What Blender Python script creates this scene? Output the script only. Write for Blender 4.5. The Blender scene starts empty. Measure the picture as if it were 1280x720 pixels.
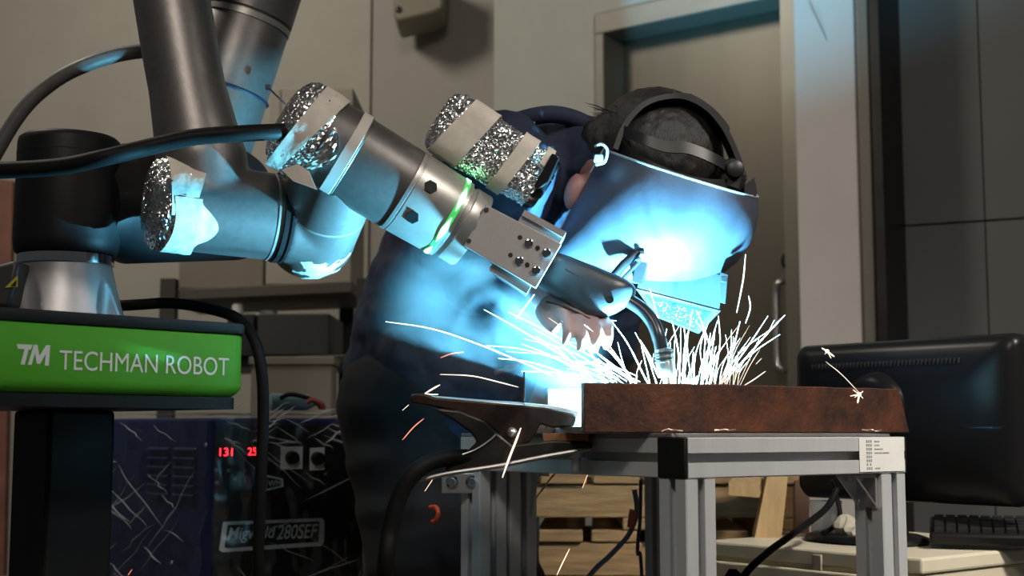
import bpy, bmesh, math, random
from mathutils import Vector, Matrix, noise
V = Vector
sc = bpy.context.scene
COL = sc.collection
random.seed(7)

# ------------------------------------------------------------------ camera
F, CAMZ = 1707.0, 0.85
PITCH = math.atan(180.0 / F)
CF = V((0, math.cos(PITCH), math.sin(PITCH)))
CU = V((0, -math.sin(PITCH), math.cos(PITCH)))
cam_d = bpy.data.cameras.new('camera')
cam = bpy.data.objects.new('camera', cam_d)
COL.objects.link(cam)
cam.location = (0, 0, CAMZ)
cam.rotation_euler = (math.pi / 2 + PITCH, 0, 0)
cam_d.sensor_width = 36.0
cam_d.lens = F / 1280 * 36
cam_d.dof.use_dof = True
cam_d.dof.focus_distance = 1.86
cam_d.dof.aperture_fstop = 5.6
sc.camera = cam

# ------------------------------------------------------------------ light
w = bpy.data.worlds.new('world'); sc.world = w; w.use_nodes = True
w.node_tree.nodes['Background'].inputs[0].default_value = (0.80, 0.84, 0.86, 1)
w.node_tree.nodes['Background'].inputs[1].default_value = 0.045
sc.view_settings.view_transform = 'Standard'
sc.view_settings.look = 'None'
sc.view_settings.exposure = 0.0
sc.view_settings.gamma = 1.0
sc.cycles.use_denoising = True
sc.cycles.max_bounces = 8
sc.cycles.volume_bounces = 0
sc.cycles.volume_step_rate = 1.0
sc.cycles.volume_max_steps = 96

def lamp(name, kind, loc, energy, color, target=None, size=1.0, size_y=None):
    d = bpy.data.lights.new(name, kind); o = bpy.data.objects.new(name, d)
    COL.objects.link(o); o.location = loc
    d.energy = energy; d.color = color
    if kind == 'AREA':
        d.size = size
        if size_y: d.shape = 'RECTANGLE'; d.size_y = size_y
    elif kind == 'POINT': d.shadow_soft_size = size
    if target is not None:
        o.rotation_euler = (V(target) - V(loc)).to_track_quat('-Z', 'Y').to_euler()
    return o
ARC = V((0.205, 1.875, 0.862))
lamp('welding_arc', 'POINT', ARC, 230.0, (0.16, 0.66, 1.0), size=0.009)
lamp('ceiling_lamp', 'AREA', (-0.25, -0.4, 2.7), 23.0, (1.0, 0.90, 0.80), (-0.1, 2.0, 1.0), 0.5, 0.5)
lamp('right_ceiling_lamp', 'AREA', (1.7, 0.5, 2.7), 9.5, (1.0, 0.93, 0.84), (0.75, 2.1, 0.65), 0.4, 0.4).data.spread = math.radians(60)
lamp('rear_ceiling_lamp', 'AREA', (-1.6, 2.6, 2.95), 26.0, (1.0, 0.92, 0.80), (0.2, 4.4, 1.2), 0.5, 0.5)

# ------------------------------------------------------------------ helpers
def P(px, py, Y):
    d = V(((px - 640) / F, 0, 0)) + CU * ((360 - py) / F) + CF
    return V((0, 0, CAMZ)) + d * (Y / d.y)

def tag(o, label=None, cat=None, group=None, kind=None):
    if label: o['label'] = label
    if cat: o['category'] = cat
    if group: o['group'] = group
    if kind: o['kind'] = kind
    return o

def thing(name, label, cat, loc=(0, 0, 0), group=None):
    o = bpy.data.objects.new(name, None); COL.objects.link(o)
    o.empty_display_size = 0.05
    o.location = loc
    return tag(o, label, cat, group)

def wloc(o):
    p = V((0, 0, 0))
    while o is not None:
        p += o.location; o = o.parent
    return p

def frame(axis, toward=V((0, -1, 0))):
    """unit axis a, e1 close to `toward`, e2 completing (upwards where possible)"""
    a = V(axis).normalized()
    if abs(a.dot(V(toward))) > .999: toward = V((1, 0, 0))
    e1 = (V(toward) - a * a.dot(V(toward))).normalized()
    e2 = a.cross(e1)
    if e2.z < 0: e2 = -e2
    return a, e1, e2

def catmull(pts, n=6):
    pts = [V(p) for p in pts]
    if len(pts) < 3: return pts
    q = [pts[0] * 2 - pts[1]] + pts + [pts[-1] * 2 - pts[-2]]
    out = []
    for i in range(1, len(q) - 2):
        for k in range(n):
            t = k / n
            p0, p1, p2, p3 = q[i - 1], q[i], q[i + 1], q[i + 2]
            out.append(0.5 * ((2 * p1) + (p2 - p0) * t + (2 * p0 - 5 * p1 + 4 * p2 - p3) * t * t
                              + (3 * p1 - p0 - 3 * p2 + p3) * t ** 3))
    out.append(pts[-1])
    return out

class MB:
    def __init__(s): s.v = []; s.f = []
    def add(s, vs, fs):
        b = len(s.v); s.v += [V(p) for p in vs]; s.f += [[i + b for i in f] for f in fs]; return s
    def box(s, c, size, R=None):
        R = R or Matrix.Identity(3); h = V(size) / 2; c = V(c)
        vs = [c + R @ V((x * h.x, y * h.y, z * h.z)) for x in (-1, 1) for y in (-1, 1) for z in (-1, 1)]
        return s.add(vs, [(0, 1, 3, 2), (4, 6, 7, 5), (0, 4, 5, 1), (2, 3, 7, 6), (0, 2, 6, 4), (1, 5, 7, 3)])
    def prism(s, pts, ext):
        n = len(pts); e = V(ext); pts = [V(p) for p in pts]
        return s.add(pts + [p + e for p in pts],
                     [list(range(n))] + [list(range(2 * n - 1, n - 1, -1))] + [(i, (i + 1) % n, (i + 1) % n + n, i + n) for i in range(n)])
    def loft(s, rings, cap=True, closed=True):
        n = len(rings[0]); m = len(rings)
        vs = [p for r in rings for p in r]; fs = []
        for i in range(m - 1):
            for j in range(n if closed else n - 1):
                k = (j + 1) % n
                fs.append((i * n + j, i * n + k, (i + 1) * n + k, (i + 1) * n + j))
        if cap and closed: fs += [list(range(n))[::-1], list(range((m - 1) * n, m * n))]
        return s.add(vs, fs)
    def tube(s, pts, r, n=10, cap=True):
        pts = [V(p) for p in pts]; m = len(pts)
        if not hasattr(r, '__len__'): r = [r] * m
        rings = []; e = None
        for i in range(m):
            t = (pts[min(i + 1, m - 1)] - pts[max(i - 1, 0)]).normalized()
            if e is None:
                e = t.cross(V((0, 0, 1)))
                if e.length < 1e-3: e = t.cross(V((1, 0, 0)))
            e = (e - t * e.dot(t)).normalized(); g = t.cross(e)
            rings.append([pts[i] + (e * math.cos(a) + g * math.sin(a)) * r[i] for a in [2 * math.pi * k / n for k in range(n)]])
        return s.loft(rings, cap)
    def lathe(s, o, axis, prof, n=48, cap=True):
        a, e1, e2 = frame(axis); o = V(o)
        rings = [[o + a * q + (e1 * math.cos(t) + e2 * math.sin(t)) * max(r, 1e-5) for t in [2 * math.pi * k / n for k in range(n)]] for q, r in prof]
        return s.loft(rings, cap)
    def ell(s, c, rad, R=None, n=20, m=12):
        R = R or Matrix.Identity(3); c = V(c)
        rings = []
        for i in range(m + 1):
            ph = -math.pi / 2 + math.pi * i / m
            cz, sz = max(math.cos(ph), 1e-4), math.sin(ph)
            rings.append([c + R @ V((rad[0] * cz * math.cos(t), rad[1] * cz * math.sin(t), rad[2] * sz)) for t in [2 * math.pi * k / n for k in range(n)]])
        return s.loft(rings)
    def build(s, name, mat, parent=None, smooth=38, bevel=0, seg=2, origin=None):
        bm = bmesh.new()
        o0 = V(origin) if origin is not None else (wloc(parent) if parent else V((0, 0, 0)))
        bv = [bm.verts.new(p - o0) for p in s.v]
        for f in s.f:
            try: bm.faces.new([bv[i] for i in f])
            except ValueError: pass
        bmesh.ops.recalc_face_normals(bm, faces=bm.faces)
        me = bpy.data.meshes.new(name); bm.to_mesh(me); bm.free()
        if smooth:
            me.shade_smooth()
            me.set_sharp_from_angle(angle=math.radians(smooth))
        o = bpy.data.objects.new(name, me); COL.objects.link(o)
        if parent: o.parent = parent
        if origin is not None: o.location = o0 - (wloc(parent) if parent else V((0, 0, 0)))
        if mat: me.materials.append(mat)
        if bevel:
            b = o.modifiers.new('edge', 'BEVEL'); b.width = bevel; b.segments = seg; b.limit_method = 'ANGLE'; b.angle_limit = math.radians(40)
        return o

def remesh(o, voxel, iters=8):
    r = o.modifiers.new('join', 'REMESH'); r.mode = 'VOXEL'; r.voxel_size = voxel; r.use_smooth_shade = True
    sm = o.modifiers.new('soften', 'SMOOTH'); sm.iterations = iters; sm.factor = 0.5
    return o

def rectpx(x0, y0, x1, y1, Y): return [P(x0, y0, Y), P(x1, y0, Y), P(x1, y1, Y), P(x0, y1, Y)]

# ------------------------------------------------------------------ materials
MATS = {}
def M(name, col, rough=0.5, metal=0.0, var=0.0, scale=12.0, bump=0.0, bscale=60.0, stretch=None, col2=None, emit=None, estr=0, spec=0.5):
    if name in MATS: return MATS[name]
    m = bpy.data.materials.new(name); m.use_nodes = True; nt = m.node_tree; b = nt.nodes['Principled BSDF']
    b.inputs['Base Color'].default_value = (*col, 1); b.inputs['Roughness'].default_value = rough; b.inputs['Metallic'].default_value = metal
    b.inputs['Specular IOR Level'].default_value = spec
    if var or bump:
        tc = nt.nodes.new('ShaderNodeTexCoord'); mp = nt.nodes.new('ShaderNodeMapping')
        if stretch: mp.inputs['Scale'].default_value = stretch
        nt.links.new(tc.outputs['Object'], mp.inputs[0])
    if var:
        nz = nt.nodes.new('ShaderNodeTexNoise'); nz.inputs['Scale'].default_value = scale; nz.inputs['Detail'].default_value = 6; nz.inputs['Roughness'].default_value = 0.65
        nt.links.new(mp.outputs[0], nz.inputs['Vector'])
        rp = nt.nodes.new('ShaderNodeValToRGB'); rp.color_ramp.elements[0].position = 0.32; rp.color_ramp.elements[1].position = 0.70
        c2 = col2 or tuple(c * (1 - var) for c in col)
        c1 = col if col2 else tuple(min(1, c * (1 + var)) for c in col)
        rp.color_ramp.elements[0].color = (*c2, 1); rp.color_ramp.elements[1].color = (*c1, 1)
        nt.links.new(nz.outputs['Fac'], rp.inputs[0]); nt.links.new(rp.outputs[0], b.inputs['Base Color'])
    if bump:
        n2 = nt.nodes.new('ShaderNodeTexNoise'); n2.inputs['Scale'].default_value = bscale; n2.inputs['Detail'].default_value = 5
        nt.links.new(mp.outputs[0], n2.inputs['Vector'])
        bp = nt.nodes.new('ShaderNodeBump'); bp.inputs['Strength'].default_value = bump; bp.inputs['Distance'].default_value = 0.004
        nt.links.new(n2.outputs['Fac'], bp.inputs['Height']); nt.links.new(bp.outputs[0], b.inputs['Normal'])
    if emit:
        b.inputs['Emission Color'].default_value = (*emit, 1); b.inputs['Emission Strength'].default_value = estr
    MATS[name] = m
    return m

robot_grey = M('robot_dark_coat', (0.20, 0.186, 0.178), 0.43, 0.75, 0.10, 90, 0.05, 500)
robot_black = M('robot_black_coat', (0.010, 0.0102, 0.0115), 0.5, 0, 0.12, 60, 0.04, 400, spec=.22)
silver = M('robot_silver', (0.44, 0.42, 0.39), 0.40, 0.70, 0.08, 60, 0.03, 400)
base_alu = M('base_cast_silver', (0.50, 0.49, 0.50), 0.46, 0.55, 0.06, 40, 0.04, 300)
chrome = M('polished_ring', (0.75, 0.76, 0.80), 0.10, 1.0)
steel = M('machined_steel', (0.60, 0.58, 0.57), 0.32, 0.85, 0.07, 200, 0.03, 300, (1, 1, 12))
plate_alu = M('brushed_plate', (0.40, 0.37, 0.36), 0.42, 0.25, 0.08, 120, 0.03, 200, (10, 1, 1))
black_plastic = M('black_plastic', (0.009, 0.009, 0.009), 0.5, 0, 0.15, 40, 0.05, 300, spec=.25)
black_rubber = M('black_rubber', (0.008, 0.0078, 0.0078), 0.55, 0, 0.2, 30, 0.08, 200, spec=.12)
blue_lit_rubber = M('lit_rubber', (0.12, 0.115, 0.11), 0.5, 0, 0.2, 30, 0.08, 200)  # lighter copy of the black rubber, arc light painted into its tone
hole_dark = M('dark_hole', (0.006, 0.006, 0.006), 0.7)
alu = M('extruded_aluminium', (0.56, 0.57, 0.58), 0.42, 0.2, 0.06, 30, 0.03, 200, (1, 1, 0.2))
slot_dark = M('slot_shadow_grey', (0.10, 0.10, 0.10), 0.6, 0.3)
foil = M('aluminium_foil', (0.88, 0.87, 0.86), 0.22, 1.0)
tape = M('masking_tape', (0.66, 0.60, 0.52), 0.62, 0, 0.10, 45, 0.18, 90)
green = M('green_paint', (0.075, 0.35, 0.018), 0.55, 0, 0.04, 8, spec=.3)
white_print = M('white_print', (0.78, 0.80, 0.80), 0.5)
rust = M('rusted_steel', (0.125, 0.040, 0.018), 0.62, 0.25, 0.5, 22, 0.35, 120, None, (0.030, 0.014, 0.010))
dark_steel = M('dark_steel', (0.045, 0.038, 0.034), 0.38, 0.7, 0.4, 25, 0.15, 80)
navy = M('navy_cloth', (0.010, 0.018, 0.044), 0.85, 0, 0.30, 14, 0.35, 38)
trouser = M('black_cloth', (0.006, 0.006, 0.008), 0.9, 0, 0.25, 14, 0.3, 40)
skin = M('skin', (0.29, 0.14, 0.115), 0.5, 0, 0.12, 25, 0.05, 200)
hair_m = M('black_hair', (0.012, 0.010, 0.009), 0.5, 0, 0.3, 40, 0.4, 160, (6, 1, 1))
shield_m = M('shield_grey', (0.060, 0.066, 0.092), 0.50, 0.0, 0.10, 60, 0.06, 220, spec=.6)
shield_in = M('shield_inner_black', (0.012, 0.012, 0.013), 0.6)
lens_frame = M('pale_lens_frame', (0.030, 0.036, 0.040), 0.42)
wood = M('pallet_wood', (0.40, 0.255, 0.12), 0.75, 0, 0.35, 9, 0.25, 50, (1, 1, 9))
cream = M('cream_steel', (0.68, 0.61, 0.45), 0.45, 0, 0.05, 8)
carton = M('carton_beige', (0.19, 0.165, 0.13), 0.8, 0, 0.08, 6)
red_led = M('red_display', (0.3, 0.0, 0.0), 0.5, emit=(1.0, 0.02, 0.03), estr=5)

# ------------------------------------------------------------------ setting
def struct(o): return tag(o, kind='structure')
wall_paint = M('wall_warm_grey', (0.40, 0.375, 0.32), 0.75, 0, 0.07, 2.2, 0.06, 12)
wall_paint2 = M('wall_green_grey', (0.42, 0.43, 0.38), 0.7, 0, 0.06, 2.5, 0.05, 12)
pillar_paint = M('pillar_white', (0.60, 0.56, 0.53), 0.65, 0, 0.05, 3, 0.04, 12)
panel_paint = M('panel_grey', (0.14, 0.142, 0.132), 0.6, 0, 0.05, 2.0, 0.04, 10)
jamb_m = M('door_jamb_metal', (0.26, 0.245, 0.21), 0.45, 0.3, 0.1, 8)
dark_trim = M('dark_trim_metal', (0.035, 0.031, 0.027), 0.4, 0.5, 0.2, 8)
door_m = M('steel_door', (0.13, 0.113, 0.085), 0.40, 0.5, 0.14, 3.0, 0.03, 60, (1, 1, 0.15))
reveal_lit = M('lit_reveal_tone', (0.50, 0.45, 0.37), 0.4, 0.2)
floor_m = M('concrete_floor', (0.16, 0.155, 0.145), 0.6, 0, 0.2, 3, 0.1, 30)
struct(MB().box((0, 2.4, -0.05), (9, 7.5, 0.1)).build('floor', floor_m, None))

HI, LO = 3.3, 0.0
def wall(name, x0, y0, x1, y1, m, z0=LO, z1=HI, thick=0.12):
    d = V((x1 - x0, y1 - y0, 0)).normalized(); n = V((-d.y, d.x, 0))
    if n.y < 0: n = -n
    pts = [V((x0, y0, z0)), V((x1, y1, z0)), V((x1, y1, z1)), V((x0, y1 if False else y0, z1))]
    return struct(MB().prism(pts, n * thick).build(name, m, None))
def gp(px, Y): return P(px, 540, Y)
a0 = gp(-260, 4.9); a1 = gp(459, 4.55); a2 = gp(617, 4.45)
wall('wall_back', a0.x, a0.y, a1.x - 0.004, a1.y, wall_paint)
wall('wall_back', a1.x + 0.004, a1.y, a2.x, a2.y, M('wall_warm_grey_two', (0.34, 0.315, 0.275), 0.75, 0, 0.06, 2.2, 0.06, 12))
# wall with the door: nearer towards the pillar
DW0 = gp(617, 4.36); DW1 = gp(1003, 3.72)
dd = (DW1 - DW0).normalized(); dn = V((dd.y, -dd.x, 0)); dn = dn if dn.y < 0 else -dn      # towards the room
def onw(px, back=0.0):
    """point of the door wall seen at column px, pushed `back` metres behind its face"""
    o = V((0, 0, 0)); r = V(((px - 640) / F, 1.0, 0)); q = DW0 - dn * back
    t = q.dot(dn) / r.dot(dn)
    return r * t
def wseg(name, p, q, m, z0, z1, depth, back=0.0):
    a = onw(p, back); b = onw(q, back)
    return MB().prism([V((a.x, a.y, z0)), V((b.x, b.y, z0)), V((b.x, b.y, z1)), V((a.x, a.y, z1))], -dn * depth)
zt = P(745, 24, onw(745).y).z
struct(wseg('w', 617, 745, None, 0, HI, 0.16).build('wall_door_side', wall_paint2))
struct(wseg('w', 745, 1003, None, zt + 0.005, HI, 0.16).build('wall_above_door', wall_paint2))
struct(wseg('t', 745, 757, None, 0, zt, 0.18, -0.012).build('trim_1', jamb_m, bevel=0.004))
struct(wseg('t', 745, 1003, None, zt - 0.055, zt + 0.012, 0.18, -0.015).build('trim_2', jamb_m, bevel=0.004))
struct(wseg('t', 984, 1006, None, 0, zt + 0.4, 0.18, -0.012).build('trim_3', M('door_post_metal', (0.17, 0.155, 0.12), 0.4, 0.5, 0.1, 6)))
door = struct(wseg('d', 758, 990, None, 0.02, zt - 0.05, 0.045, 0.10).build('door_1', door_m, bevel=0.003))
wseg('p', 757.5, 776, None, 0.05, zt - 0.16, 0.004, 0.094).build('lit_reveal_strip', reveal_lit, door)  # pale strip, the light on the door reveal put into its colour
wseg('p', 776.2, 778.2, None, 0.05, zt - 0.10, 0.004, 0.093).build('edge_strip', dark_trim, door)
wseg('p', 758, 778, None, P(765, 109, onw(765).y).z - .006, P(765, 109, onw(765).y).z + .006, 0.003, 0.092).build('cross_strip', M('strip_grey', (0.3, 0.27, 0.22), 0.5), door)
hx = onw(972, 0.04); hz0, hz1 = P(972, 462, hx.y).z, P(972, 352, hx.y).z
hb = -dn * 0.06; side = dd * 0.05
MB().tube(catmull([V((hx.x, hx.y, hz1)) + hb + side * .9, V((hx.x, hx.y, hz1)) + side * .3, V((hx.x, hx.y, hz1 - .03)), V((hx.x, hx.y, (hz0 + hz1) / 2)), V((hx.x, hx.y, hz0 + .03)), V((hx.x, hx.y, hz0)) + side * .3, V((hx.x, hx.y, hz0)) + hb + side * .9], 5), 0.011, 10).build('door_handle', steel, door)
MB().lathe(V((hx.x, hx.y, hz1 + .06)) + hb + side * .6, dn, [(0, 0.028), (0.035, 0.026), (0.045, 0.015)], 20).build('door_lock', dark_steel, door)
# pillar and dark frame and right hand panel
pw0 = onw(1002, -0.02); 
PY = pw0.y
def slab(name, p, q, Y0, Y1, m, depth, z0=0, z1=HI, bev=0):
    a = gp(p, Y0); b = gp(q, Y1)
    d = (b - a).normalized(); n = V((-d.y, d.x, 0)); n = n if n.y > 0 else -n
    return struct(MB().prism([V((a.x, a.y, z0)), V((b.x, b.y, z0)), V((b.x, b.y, z1)), V((a.x, a.y, z1))], n * depth).build(name, m, None, bevel=bev))
slab('pillar', 1003, 1081, PY, PY - 0.09, pillar_paint, 0.25, bev=0.004)
slab('trim_4', 1083, 1099, PY - 0.10, PY - 0.115, M('frame_brown', (0.20, 0.18, 0.15), 0.4, 0.4), 0.18, bev=0.004)
slab('trim_5', 1100, 1114, PY - 0.135, PY - 0.15, dark_trim, 0.2, bev=0.004)
# panels of the right hand wall, joints left open a few millimetres
ry = lambda px: PY + 0.05 - (px - 1114) * 0.0009
zj = P(1240, 276, ry(1240)).z
rw = thing('wall_right', None, None, gp(1114, ry(1114))); tag(rw, kind='structure')
for (p, q, z0, z1) in ((1114, 1240, 0, zj - .003), (1242, 1420, 0, zj - .003), (1114, 1240, zj + .003, HI), (1242, 1420, zj + .003, HI)):
    a = gp(p, ry(p)); b = gp(q, ry(q)); n = V((0.2, 1, 0)).normalized()
    MB().prism([V((a.x, a.y, z0)), V((b.x, b.y, z0)), V((b.x, b.y, z1)), V((a.x, a.y, z1))], n * 0.05).build('panel', panel_paint, rw)
a = gp(1110, ry(1110) + .03); b = gp(1420, ry(1420) + .03)
MB().prism([V((a.x, a.y, 0)), V((b.x, b.y, 0)), V((b.x, b.y, HI)), V((a.x, a.y, HI))], V((0.01, .05, 0))).build('backing', dark_trim, rw)
# thin black wire with a hook on the pillar
q = lambda x, y: P(x, y, PY - 0.06)
hk = thing('wall_hook', 'small black hook with a thin wire on the white pillar', 'hook', q(1063, 103))
MB().ell(q(1063, 103), (.008, .008, .011)).build('hook', black_plastic, hk)
MB().tube([q(1012, 0) + V((0, .012, 0)), q(1040, 60) + V((0, .01, 0)), q(1062, 100)], 0.0014, 6).build('wire', M('wire_grey', (0.25, 0.27, 0.28), 0.5), hk)

# wall mounted box at the top
vb = thing('wall_speaker', 'drab boxy unit mounted high on the back wall', 'wall unit', P(525, 20, 4.4))
MB().prism([P(491, -40, 4.25), P(556, -40, 4.25), P(554, 10, 4.25), P(540, 17, 4.25), P(496, 27, 4.25), P(492, 18, 4.25)], (0, .2, 0)).build('case', M('drab_case', (0.22, 0.20, 0.14), 0.5), vb, bevel=.01)
MB().lathe(P(498, 12, 4.25), (0, -1, 0), [(0, .012), (.006, .010), (.008, .002)], 12).build('knob', dark_trim, vb)

# ------------------------------------------------------------------ table of slotted profiles
C0 = V((0.211, 1.67, 0)); dA = V((0.809, 0.588, 0)); dB = V((-0.588, 0.809, 0))
ZT = P(856, 546.8, 1.67).z
S = 0.05
tb = thing('profile_table', 'small table frame of slotted grey aluminium profiles under the rusty channel', 'table', (C0.x, C0.y, 0))
def profile_ring():
    h, wv, dpt = 0.5, 0.118, 0.30
    pts = []
    for k in range(4):
        a = math.pi / 2 * k; c, s_ = math.cos(a), math.sin(a)
        for (x, y) in ((-h + .03, -h), (-wv, -h), (-wv, -h + .06), (-wv - .1, -h + .06), (-wv - .1, -h + dpt), (wv + .1, -h + dpt), (wv + .1, -h + .06), (wv, -h + .06), (wv, -h), (h - .03, -h), (h, -h + .03)):
            pts.append((x * c - y * s_, x * s_ + y * c))
    return pts
PR = profile_ring()
def profile(p, q, u, v, name, parent, size=S):
    p, q = V(p), V(q)
    rings = [[o + u * (x * size) + v * (y * size) for x, y in PR] for o in (p, q)]
    return MB().loft(rings).build(name, alu, parent, smooth=0)
U3 = V((0, 0, 1))
LA, LB = 0.415, 0.49
zc = ZT - S / 2
ctr = lambda s_, t: C0 + dA * s_ + dB * t
railA = profile(ctr(0.004, S / 2) + U3 * zc, ctr(LA, S / 2) + U3 * zc, dB, U3, 'rail', tb)
profile(ctr(S / 2, S) + U3 * zc, ctr(S / 2, LB) + U3 * zc, dA, U3, 'rail', tb)
profile(ctr(LA - S / 2, S) + U3 * zc, ctr(LA - S / 2, LB) + U3 * zc, dA, U3, 'rail', tb)
profile(ctr(S, LB - S / 2) + U3 * zc, ctr(LA - S, LB - S / 2) + U3 * zc, dB, U3, 'rail', tb)
for (s_, t) in ((S / 2, S / 2), (LA - S / 2, S / 2), (S / 2, LB - S / 2), (LA - S / 2, LB - S / 2)):
    profile(ctr(s_, t) + U3 * 0.0, ctr(s_, t) + U3 * (ZT - S - .001), dA, dB, 'leg', tb)
profile(ctr(S * 1.62, LB - S / 2) + U3 * 0.0, ctr(S * 1.62, LB - S / 2) + U3 * (ZT - S - .001), dA, dB, 'leg', tb)
Rt = Matrix((dA, dB, U3)).transposed()
tag(MB().box(ctr(0.001, S / 2) + U3 * zc, (0.006, S, S), Rt).build('end_cap', black_plastic, tb, bevel=.002), 'square black plastic end cap')
MB().box(ctr(LA + .002, S / 2) + U3 * zc, (0.004, S, S), Rt).build('end_cap', black_plastic, tb, bevel=.001)
MB().box(ctr(LA / 2 + .0, LB / 2 + .012) + U3 * (ZT + .0025), (LA, LB - .026, .005), Rt).build('top_plate', M('top_plate_grey', (0.26, 0.25, 0.24), 0.5, 0.4, 0.2, 20, 0.1, 60), tb, bevel=.0008)
def gusset(o, d1, name='corner_bracket'):
    """triangular bracket under a rail: o inner corner, d1 along the rail"""
    nrm = d1.cross(U3).normalized(); L = .045; t = .004; wd = .034
    mb = MB()
    mb.prism([o - nrm * wd / 2, o + d1 * L - nrm * wd / 2, o + d1 * L - U3 * t - nrm * wd / 2, o - U3 * t - nrm * wd / 2], nrm * wd)
    mb.prism([o - nrm * wd / 2, o + d1 * t - nrm * wd / 2, o + d1 * t - U3 * L - nrm * wd / 2, o - U3 * L - nrm * wd / 2], nrm * wd)
    nrm = nrm if nrm.y > 0 else -nrm
    b0 = o + nrm * (wd / 2 - .0015); mb.prism([b0, b0 + d1 * L, b0 - U3 * L], nrm * .0015)
    for s_ in (-1, 1):
        b0 = o + nrm * s_ * (wd / 2 - .001); mb.tube([b0 + d1 * L, b0 - U3 * L], .0014, 6)
    g = mb.build(name, steel, tb, smooth=0)
    for k in (0.018, 0.034):
        MB().lathe(o + d1 * k - U3 * t, -U3, [(0, .006), (.005, .006), (.0055, .003)], 12).build('bolt', steel, g)
    return g
gusset(ctr(LA - S - .001, S / 2) + U3 * (ZT - S - .0015), -dA)
gusset(ctr(S * 2.14, LB - S / 2) + U3 * (ZT - S - .0015), dA)
# plate with two bolts beside the left leg
lb = ctr(-.002, LB - S / 2) + U3 * (ZT - S - .0)
g = MB().prism([P(552, 592, 2.04), P(604, 591, 2.04), P(604, 616.5, 2.04), P(552, 616.5, 2.04)], (0, .012, 0)).build('corner_plate', steel, tb, bevel=.001)
for x in (565, 590):
    MB().lathe(P(x, 602, 2.04), (0, -1, 0), [(-.001, .0095), (.003, .0095), (.0035, .006), (.008, .006), (.009, .005)], 20).build('bolt', chrome, g)
# paper sticker on the long rail
def facept(s_, z, off=.0008): return ctr(s_, -off) + U3 * z
st = MB().prism([facept(LA - .097, ZT - .047), facept(LA - .003, ZT - .047), facept(LA - .003, ZT - .001), facept(LA - .097, ZT - .001)], -dB * .0004).build('sticker', M('paper_white', (0.80, 0.79, 0.75), 0.7, 0, .05, 20), tb)
mb = MB(); rr = random.Random(3)
def mark(s0, s1, z0, z1): mb.prism([facept(s0, z0, .0013), facept(s1, z0, .0013), facept(s1, z1, .0013), facept(s0, z1, .0013)], -dB * .0001)
for i in range(8):
    z = ZT - .0075 - i * .0052; s0 = LA - .083
    for k in range(3 if i not in (6,) else 2):
        c = s0 + k * .0042 * (1 if i != 6 else 1.6)
        mark(c, c + .0030, z, z + .0010); mark(c, c + .0030, z + .0018, z + .0026); mark(c + .0010, c + .0019, z - .0004, z + .0032)
    if i in (0, 1, 2, 3, 7):
        s1 = s0 + .017
        for k in range({0: 5, 1: 5, 2: 8, 3: 14, 7: 5}[i]):
            mark(s1 + k * .0022, s1 + k * .0022 + rr.uniform(.0010, .0017), z, z + .0021)
mb.build('sticker_print', M('sticker_ink', (0.16, 0.16, 0.16), 0.7), st, smooth=0)['kind'] = 'stuff'

# ------------------------------------------------------------------ rusty channel (work piece)
wp = thing('steel_channel', 'rusty brown curved steel channel being welded on the profile table', 'workpiece', (0.25, 1.8, ZT + .005))
zb = ZT + .0055
path = catmull([P(730, 540, 1.70), P(800, 540, 1.715), P(890, 540, 1.75), P(1010, 540, 1.84), P(1128, 540, 1.945)], 6)
rings_n, rings_f, rings_w = [], [], []
HT, TH, WID = 0.062, 0.016, 0.224
for i, p in enumerate(path):
    t = (path[min(i + 1, len(path) - 1)] - path[max(i - 1, 0)]); t.z = 0; t.normalize()
    n = V((-t.y, t.x, 0)); p = V((p.x, p.y, 0))
    def ringat(o0, o1, z0, z1): return [p + n * o0 + U3 * z0, p + n * o1 + U3 * z0, p + n * o1 + U3 * z1, p + n * o0 + U3 * z1]
    jag = 0.0012 * math.sin(i * 2.1)
    rings_n.append(ringat(0, TH, zb, zb + HT + jag * .3)); rings_f.append(ringat(WID - TH, WID, zb, zb + HT)); rings_w.append(ringat(TH, WID - TH, zb, zb + .008))
# ragged flame-cut left end, right end cut at a slant
def slant(r, d0, d1):
    p0 = (path[0] - path[1]); p0.z = 0; p0.normalize()
    return r
rings_n[-1] = [v + (path[-1] - path[-2]).normalized() * (0.016 if v.z < zb + .02 else -.004) for v in rings_n[-1]]
MB().loft(rings_n).build('near_wall', rust, wp, smooth=30, bevel=.0015)
MB().loft(rings_f).build('far_wall', rust, wp, smooth=30, bevel=.0015)
pe = path[-1]; te = (path[-1] - path[-2]); te.z = 0; te.normalize(); ne = V((-te.y, te.x, 0)); pe = V((pe.x, pe.y, 0)) - te * .03
MB().prism([pe + ne * (TH + .0005) + U3 * (zb + .0085), pe + ne * (WID - TH - .0005) + U3 * (zb + .0085), pe + ne * (WID - TH - .0005) + U3 * (zb + HT), pe + ne * (TH + .0005) + U3 * (zb + HT)], te * -.014).build('arc_shade_plate', rust, wp, smooth=30, bevel=.001)  # unseen plate added across the channel to keep arc light off the monitor
kp = min(range(len(path)), key=lambda i: abs(path[i].x - .345)); pe = path[kp]; te = (path[kp + 1] - path[kp]); te.z = 0; te.normalize(); ne = V((-te.y, te.x, 0)); pe = V((pe.x, pe.y, 0))
MB().prism([pe + ne * (TH + .0005) + U3 * (zb + .0085), pe + ne * (WID - TH - .0005) + U3 * (zb + .0085), pe + ne * (WID - TH - .0005) + U3 * (zb + HT), pe + ne * (TH + .0005) + U3 * (zb + HT)], te * -.010).build('inner_shade_plate', rust, wp, smooth=30, bevel=.001)  # unseen rib added inside the channel to shade the monitor from the arc
ex_ = lambda Y: .0083 * Y
def arc_shade_outline(Ya, Yb_, z0, z1): return [V((ex_(Ya), Ya, z0)), V((ex_(Yb_), Yb_, z0)), V((ex_(Yb_), Yb_, z1)), V((ex_(Ya), Ya, z1))]
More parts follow.
